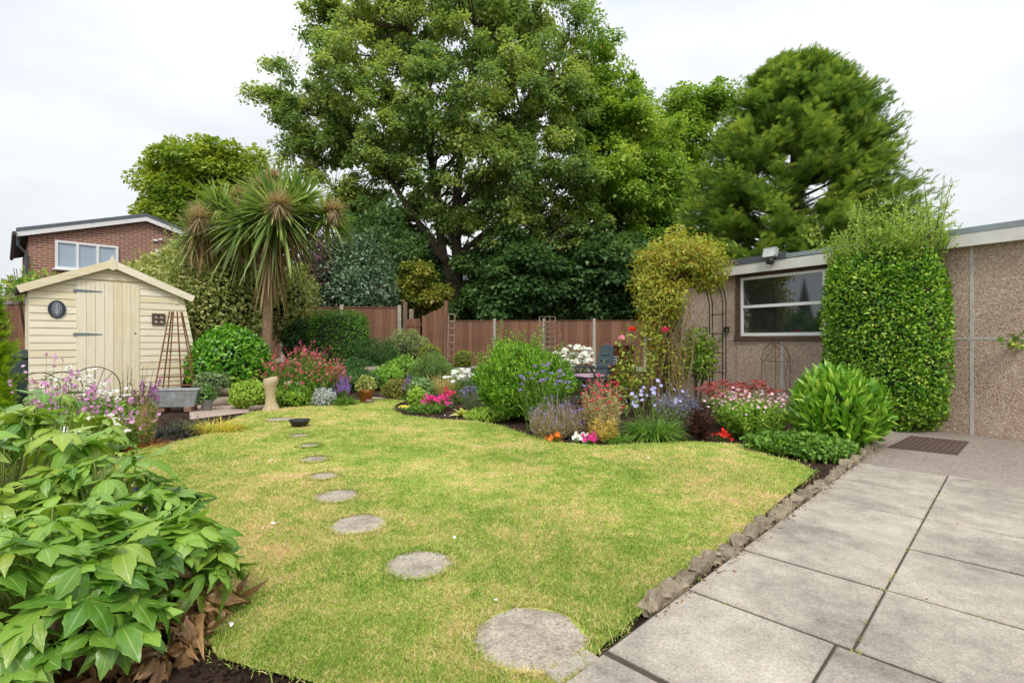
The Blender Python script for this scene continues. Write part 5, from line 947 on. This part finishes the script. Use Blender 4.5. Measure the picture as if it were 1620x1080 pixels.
perennial('salvia', 'broad bushy salvia covered in red-pink flowers', B(478, 9.0), 230, 1.05, .76, GR, leaf=(.06, .42), nl=34, flower='spike', fmat=RED, fcount=4, fsize=.022, fspread=.14, fan=.45, leafrange=(.12, .95), hv=.55)
perennial('salvia', 'deep pink salvia behind, against the fence beside the privet', B(490, 10.4), 40, 1.0, .5, GR, leaf=(.06, .42), nl=22, flower='spike', fmat=fmat('deep_pink', '#c82878', '#e0589c'), fcount=4, fsize=.02, fspread=.12)
perennial('astilbe', 'dusty pink plumes between salvia and purple spikes', B(535, 9.6), 16, .66, .2, GR, nl=14, flower='spike', fmat=fmat('dusty_pink', '#c08088', '#d8a0a4'), fcount=30, fsize=.02, fspread=.3)
perennial('liatris', 'purple liatris spikes over a grassy tuft by the path', B(543, 8.6), 14, .56, .15, GR, nl=5, flower='spike', fmat=PUR, fcount=40, fsize=.013, fspread=.42, base=420, baseL=.36, basew=.011)
perennial('liatris', 'smaller purple liatris spikes on the island bed', B(648, 9.3), 10, .52, .13, GR, nl=5, flower='spike', fmat=PUR, fcount=30, fsize=.013, fspread=.36, base=220, baseL=.3)
for px, d, rx, lab in ((570, 10.2, .4, 'leafy green clump between the pot and the privet'), (612, 10.4, .36, 'soft green clump just beyond the garden path'), (560, 11.2, .4, 'low green filler at the foot of the privet'), (640, 11.2, .4, 'green filler in front of the hebe bush'), (705, 11.0, .36, 'grey-green filler beside the planter box'), (600, 12.8, .45, 'green filler below the fence gravel board'), (440, 10.0, .45, 'leafy filler at the foot of the palm'), (760, 9.4, .4, 'leafy filler behind the white phlox')):
    shrub('leafy_filler', lab, B(px, d), (rx, .3, .2 + .1 * rng.random()), 2200, .055, [GRN0, CAM_, BIG][int(rng.integers(3))], leaf6(.45), core=.5, lift=.14, up=.5, rough=.3)
perennial('snapdragon', 'cream-white flower spikes in front of the red salvia', B(452, 8.5), 9, .52, .14, GR, nl=12, flower='spike', fmat=fmat('cream_petal', '#ece4c4', '#f8f4e0'), fcount=22, fsize=.02, fspread=.4)
perennial('snapdragon', 'white flower spikes left of the silver foliage', B(474, 8.6), 7, .46, .1, GR, nl=12, flower='spike', fmat=WHT, fcount=18, fsize=.018, fspread=.4)
shrub('mixed_clump', 'rusty green clump left of the island liatris', B(630, 9.5), (.3, .25, .2), 2200, .05, leafmat('rusty_green', ['#5f7a34', '#8a9448', '#a88a54'], .3), core=.5, lift=.17)
tussock('feather_grass', 'pale beige feather grass on the island bed', B(698, 9.2), 700, .6, .007, DRY, .16, .25, 2.4)
shrub('leafy_clump', 'blue-green leafy clump on the island bed', B(668, 9.1), (.25, .22, .2), 1200, .07, leafmat('blue_green', ['#4f7a4c', '#6f9a64', '#94b484'], .3), leaf6(.5), core=.5, lift=.2)
perennial('phlox', 'white phlox heads on the island bed beside big shrub', B(728, 8.9), 24, .62, .24, GR, nl=16, flower='head', fmat=WHT, fcount=22, fsize=.02, fspread=.055)
perennial('white_marguerite', 'big white-flowered bush behind the garden chair', B(908, 10.6), 70, .98, .5, GR, nl=18, flower='head', fmat=WHT, fcount=18, fsize=.03, fspread=.075)
shrub('lime_sedum', 'small lime shrub next to the magenta petunias', B(660, 8.35), (.15, .14, .16), 900, .05, GL, core=.5, lift=.14, up=.7)
perennial('petunia', 'bright magenta petunias at the island bed edge', B(690, 8.0), 46, .22, .24, GR, nl=12, leaf=(.05, .5), flower='disc', fmat=MAG, fcount=2, fsize=.028, fspread=.03)
perennial('dianthus', 'crimson dianthus just behind the magenta petunias', B(712, 8.3), 14, .3, .1, GY, nl=8, flower='disc', fmat=CRIM, fcount=2, fsize=.03)
perennial('stonecrop', 'low yellow stonecrop at the island bed tip', B(640, 8.05), 26, .07, .12, GL, nl=8, leaf=(.025, .6), flower='head', fmat=YEL, fcount=6, fsize=.012, fspread=.02)
shrub('ground_cover', 'low green cover beneath the petunias', B(672, 7.75), (.26, .12, .06), 1100, .035, GR, core=.4, lift=.05, twigs=False)
hs = leafmat('hosta_leaf', ['#8fa838', '#c9d070', '#e4e09a', '#a5b84c'], .3, .4)
t = tussock('hosta', 'variegated cream and green hosta at the island edge', B(735, 7.45), 46, .24, .06, hs, .05, .75, 1.0, cat_='hosta', seg=5)
shrub('ground_cover', 'yellowish low plant at the foot of the big shrub', B(768, 7.0), (.26, .16, .1), 1200, .04, GL, core=.4, lift=.06, twigs=False)
perennial('lavender', 'faded grey lavender between hosta and big shrub', B(750, 7.9), 90, .45, .25, GY, leaf=(.05, .12), nl=10, flower='spike', fmat=LAV, fcount=5, fsize=.012, fspread=.12)
perennial('lavender', 'large dried lavender with few purple heads at the bed front', B(880, 5.75), 190, .55, .32, leafmat('dried_lavender', ['#8c8668', '#a89c7c', '#bdb294', '#8f9878'], .2), leafmat('lavender_stem', ['#a3926c', '#a3926c'], 0), leaf=(.05, .1), nl=14, flower='spike', fmat=LAV, fcount=3, fsize=.011, fspread=.1, fan=.75, curve=-1.1, hv=.6, dome=.45)
perennial('verbena', 'tall thin purple verbena before the feathery shrub', B(868, 6.2), 34, .84, .42, GR, leaf=(.05, .2), nl=7, flower='head', fmat=LAV, fcount=16, fsize=.012, fspread=.03, fan=.3)
perennial('rose_campion', 'silvery beige rose campion dotted with crimson', B(953, 5.95), 90, .72, .24, leafmat('campion_leaf', ['#a8a878', '#c8c098', '#d8c890', '#b8b488'], .2), M_DRYSTEM, leaf=(.06, .22), nl=20, flower='disc', fmat=CRIM, fcount=1, fsize=.018, fan=.6, leafrange=(.05, .98), curve=-.8, hv=.5)
perennial('yellowing_plant', 'yellowing leafy stems below the rose campion', B(955, 5.6), 36, .36, .16, leafmat('yellowing', ['#c9a848', '#d8c070', '#a8a850'], .3), M_DRYSTEM, leaf=(.07, .3), nl=16, curve=-.8, hv=.6)
perennial('scabious', 'pale violet scabious flowers over grassy green leaves', B(1032, 5.75), 40, .64, .36, GR, leaf=(.05, .2), nl=6, flower='disc', fmat=BLUE, fcount=1, fsize=.0245, fspread=.02, base=900, baseL=.42, basew=.011, fan=.4)
perennial('catmint', 'purple catmint haze behind the scabious', B(1072, 6.3), 120, .52, .32, GY, leaf=(.035, .4), nl=12, flower='spike', fmat=fmat('catmint', '#7c70a0', '#9c90bc'), fcount=10, fsize=.013, fspread=.35)
perennial('dark_euphorbia', 'dark maroon upright plant at the lawn edge', B(1107, 5.6), 34, .38, .13, leafmat('maroon_leaf', ['#3a2224', '#54302f', '#6b4440'], .15), M_TWIG, leaf=(.09, .2), nl=22, leafrange=(.1, 1))
perennial('sedum', 'rust-red flat sedum heads below the garage wall', B(1168, 6.5), 70, .62, .55, GL, leaf=(.06, .5), nl=18, flower='head', fmat=fmat('sedum_red', '#8c4444', '#b06a60'), fcount=34, fsize=.013, fspread=.06)
perennial('geranium', 'bushy green plant with small pink flowers beside laurel', B(1196, 5.75), 170, .56, .48, leafmat('geranium_leaf', ['#5a8c30', '#7cab42', '#a3c862'], .3), leaf=(.055, .6), nl=26, flower='disc', fmat=fmat('soft_pink', '#d8a0b4', '#ecc4d0'), fcount=1, fsize=.018, fspread=.03, fan=.5)
shrub('ground_cover', 'dark green creeping cover at the right corner of the lawn', B(1262, 4.95), (.46, .2, .12), 2600, .045, GR, leaf6(.7), core=.5, lift=.07, twigs=False, rz=-.4)
shrub('ground_cover', 'creeping cover at the foot of the laurel by the edging', B(1305, 4.72), (.26, .16, .12), 1500, .045, GR, leaf6(.7), core=.5, lift=.07, twigs=False)
perennial('young_plant', 'bright green young plant at the lawn corner', B(1236, 4.9), 9, .22, .07, LAU, leaf=(.1, .25), nl=9, fan=.6)
for px, d, m, lab in ((1140, 5.6, SCAR, 'scarlet bedding flower at the lawn edge'), (880, 5.45, ORG, 'orange bedding flowers under the dried lavender'), (917, 5.4, WHT, 'white bedding flowers at the bed edge'), (932, 5.38, MAG, 'single pink bedding flower next to the white ones')):
    perennial('bedding_plant', lab, B(px, d), 9, .09, .08, GR, nl=10, leaf=(.035, .5), flower='disc', fmat=m, fcount=3, fsize=.024, fspread=.02)
tussock('grass_tuft', 'green grassy tuft beside the yellowing plant', B(975, 5.55), 300, .2, .008, GR, .1, .6, 1)
def rose(label, px, d, tops):
    q = B(px, d); t = thing('rose_bush', label, 'rose', q); tw = MB(); parts = []; fl_ = []
    for x, y, c in tops:
        e = np.array(P(x, y, d)) - np.array(q); m = e * .5 + np.array([rng.normal() * .06, 0, .05]); pt = lambda s: m * 2 * s * (1 - s) + e * s * s; tw.tube([pt(s) for s in np.linspace(0, 1, 7)], np.linspace(.009, .004, 7), 5, False); k = 70; s = .3 + .68 * rng.random(k)
        pos = np.array([pt(v) for v in s]) + rng.normal(size=(k, 3)) * .07; parts.append(scatter(leaf6(.6), pos, rdir(k) - UP * .2, UP + rdir(k) * .6, .07))
        if c is not None:
            u = rdir(34); u[:, 2] = np.abs(u[:, 2]) * .7; part = scatter(petals(3, .3), e + u * .035, np.cross(u, rdir(34)), u, .035); foliage('bloom', part, c, t)
    tw.build('stems', M_STEM, t); foliage('leaves', cat(parts), leafmat('rose_leaf', ['#5f8a30', '#86a840', '#a8b04a', '#8c5a34'], .3), t)
rose('rose bush with red and pink blooms before the brown bin', 990, 7.3, [(1000, 521, SCAR), (984, 535, ROSEP), (1052, 522, CRIM), (975, 575, None), (1012, 560, None), (1025, 585, None), (990, 560, None)])
for px, d, lab in ((795, 5.0, 'tiny'),): pass
pw = np.array([[*G(x, y)[:2]] for x, y in ((245, 745), (392, 708), (428, 836), (441, 835), (785, 963), (565, 798), (540, 750), (483, 756), (366, 997), (432, 733), (600, 671), (642, 671), (720, 857), (705, 660), (900, 660 + 40), (1028, 730), (660, 808))]); n = len(pw)
tag(obj('fallen_petals', mesh_np('fallen_petals', *scatter(leaf6(.6), np.c_[pw, np.full(n, .034)], np.c_[rng.normal(size=(n, 2)), np.zeros(n)], UP + rdir(n) * .4, .03)[:2], None, M_UPVC)), 'white petals and feathers scattered on the lawn', 'petals', kind='stuff')

# ---------------------------------------------------------------- hellebores in the foreground: every leaf its own object
def palmate(seed, k, l_, wd, droop, crinkle=0):
    r = np.random.default_rng(seed); V = []; F = []; Mi = []; rows = 11
    for i in range(k):
        a = math.radians(-105 + 210 * i / (k - 1)) + r.normal() * .16; ll = l_ * (1 - .22 * abs(i - (k - 1) / 2) / ((k - 1) / 2)) * (1 + .08 * r.normal()); b = len(V); ct, st = math.cos(a), math.sin(a); dp = droop * (1 + .6 * r.normal()); tilt = r.normal() * .3; lift = .12 + .25 * r.random()
        for j in range(rows):
            t = j / (rows - 1); hw = wd * ll * (.05 + max(0, math.sin(math.pi * min(1, max(0, t - .1) / .9) ** .95)) ** 1.15) * (1 - .2 * t) if t < 1 else .001
            for c in (-1, -.5, 0, .5, 1):
                ser = 1 + (.09 if (j % 2) else -.03) * (abs(c) == 1); x = c * hw * ser; y = ll * t + (.012 * ll if abs(c) == 1 and j % 2 else 0); z = lift * ll * t - dp * ll * t * t + .30 * abs(x) - (.8 / wd / ll * x * x * .5) + tilt * x + crinkle * ll * .12 * math.sin(9 * t + 5 * c + i)
                V.append((x * ct + y * st, -x * st + y * ct, z)); Mi.append(abs(c))
        for j in range(rows - 1):
            for c in range(4): q = b + j * 5 + c; F.append((q, q + 1, q + 6, q + 5))
    return mesh_np('leaf', V, F, None, None, True, Mi)
def hell_mat(name, c1, c2, vein, edge):
    m, n, b, l = newmat(name); a = n.nodes.new('ShaderNodeAttribute'); a.attribute_name = 'mid'; oi = n.nodes.new('ShaderNodeObjectInfo'); t = noise(n, 14, 4); f = math_(n, 'ADD', math_(n, 'MULTIPLY', oi.outputs['Random'], .65), math_(n, 'MULTIPLY', t.outputs['Fac'], .4))
    r = ramp(n, [(.15, c1), (.85, c2)]); l(f, r.inputs[0]); v = ramp(n, [(0, '#ffffff'), (.10, '#000000')]); l(a.outputs['Fac'], v.inputs[0]); c = mixc(n, math_(n, 'MULTIPLY', v.outputs[0], .55), r.outputs[0], vein)
    e = ramp(n, [(.8, '#000000'), (1, '#ffffff')]); l(a.outputs['Fac'], e.inputs[0]); c = mixc(n, math_(n, 'MULTIPLY', e.outputs[0], .3), c, edge); l(c, b.inputs['Base Color']); b.inputs['Roughness'].default_value = .3; b.inputs['Specular IOR Level'].default_value = .5
    bump(n, noise(n, 45, 4).outputs['Fac'], b, .4, .006); ts = n.nodes.new('ShaderNodeBsdfTranslucent'); l(mixc(n, 1, c, (1.4, 1.5, .6, 1), 'MULTIPLY'), ts.inputs[0]); ms = n.nodes.new('ShaderNodeMixShader'); ms.inputs[0].default_value = .25; l(b.outputs[0], ms.inputs[1]); l(ts.outputs[0], ms.inputs[2]); l(ms.outputs[0], n.nodes['Material Output'].inputs[0]); return m
HM = hell_mat('hellebore_leaf', '#467a26', '#93b846', '#c4d488', '#b4c862'); HY = hell_mat('yellowing_hellebore_leaf', '#6f9a34', '#a5b848', '#d0d088', '#c9c060'); HD = hell_mat('dead_leaf', '#84603f', '#c09a6e', '#96744f', '#8a6644')
def leafset(mat, seed0, k, l_, wd, droop, cr=0):
    r = []
    for i in range(4): me = palmate(seed0 + i, k + i % 2, l_, wd, droop + .1 * i, cr); me.materials.append(mat); r.append(me)
    return r
LH, LY, LD = leafset(HM, 10, 5, .135, .215, .4), leafset(HY, 30, 5, .135, .215, .4), leafset(HD, 50, 4, .12, .22, .9, 1)
def hellebore(label, c, rad, h, n, sets, dead=0, size=1., name='hellebore'):
    t = thing(name, label, 'plant', (c[0], c[1], 0)); tw = MB()
    for i in range(n):
        a = rng.random() * 6.2832; s = math.sqrt(rng.random()); x, y = math.cos(a) * s * rad[0], math.sin(a) * s * rad[1]; z = h * (1 - .62 * s ** 2.2) * (.82 + .25 * rng.random()); tilt = .05 + .6 * s + rng.normal() * .22
        me = random.choice(sets[0] if rng.random() < sets[2] else sets[1]); o = obj('leaf', me, None, t, loc=(x, y, z)); d = Vector((math.cos(a), math.sin(a), 0)); o.rotation_mode = 'QUATERNION'
        o.rotation_quaternion = Matrix.Rotation(math.atan2(-d.x, d.y) + rng.normal() * .5, 3, 'Z').to_quaternion() @ Matrix.Rotation(-tilt * .7, 3, 'X').to_quaternion() @ Matrix.Rotation(rng.normal() * .2, 3, 'Y').to_quaternion(); o.scale = (size * (.55 + .7 * rng.random()),) * 3
        tw.tube([(x * .25, y * .25, -.02), (x * .5, y * .5, z * .6), (x * .9, y * .9, z * .97), (x, y, z)], [.006, .005, .004, .003], 5, False)
    tw.build('stems', plain('petiole', '#8fa050', .5, ns=8), t)
    for i in range(dead):
        a = rng.uniform(-2.6, .5); s = .5 + .6 * rng.random(); z = .03 + .25 * rng.random() * (1.2 - s); o = obj('dead_leaf', random.choice(LD), None, t, loc=(math.cos(a) * s * rad[0], math.sin(a) * s * rad[1], z), rot=(rng.normal() * .8 - .6, rng.normal() * .8, rng.random() * 6.28), scale=.7 + .5 * rng.random())
    return t
hellebore('large hellebore with glossy divided leaves nearest the camera', (-1.6, 1.76), (.45, .36), .49, 140, (LH, LY, .86), 46)
hellebore('hellebore spilling onto the lawn to the right', (-1.33, 2.0), (.22, .22), .42, 52, (LH, LY, .9), 20, .85)
hellebore('tall yellowing hellebore at the left edge of the photo', (-2.35, 2.35), (.48, .42), .76, 105, (LH, LY, .45), 10)
hellebore('hellebore behind the large one, darker leaves', (-1.85, 2.3), (.40, .34), .55, 85, (LH, LY, .8), 6)
hellebore('yellow-green peony with pointed leaves behind hellebores', (-2.75, 3.05), (.48, .42), .74, 60, (LY, LH, .7), 0, .85, 'peony')
for px, py, d, lab in ((243, 745, 2.35, 'single thin stem with a mauve bud rising above the hellebores'), (190, 720, 2.8, 'leafy anemone stem with a bud behind the hellebores')):
    q = B(px - 12, d); e = P(px, py, d) - q; perennial('budding_stem', lab, q, 3, e.z, .05, GR, M_TWIG, leaf=(.06, .5), nl=5, flower='head', fmat=LAV, fcount=14, fsize=.008, fspread=.01, leafrange=(.75, .97), sr=.0035)
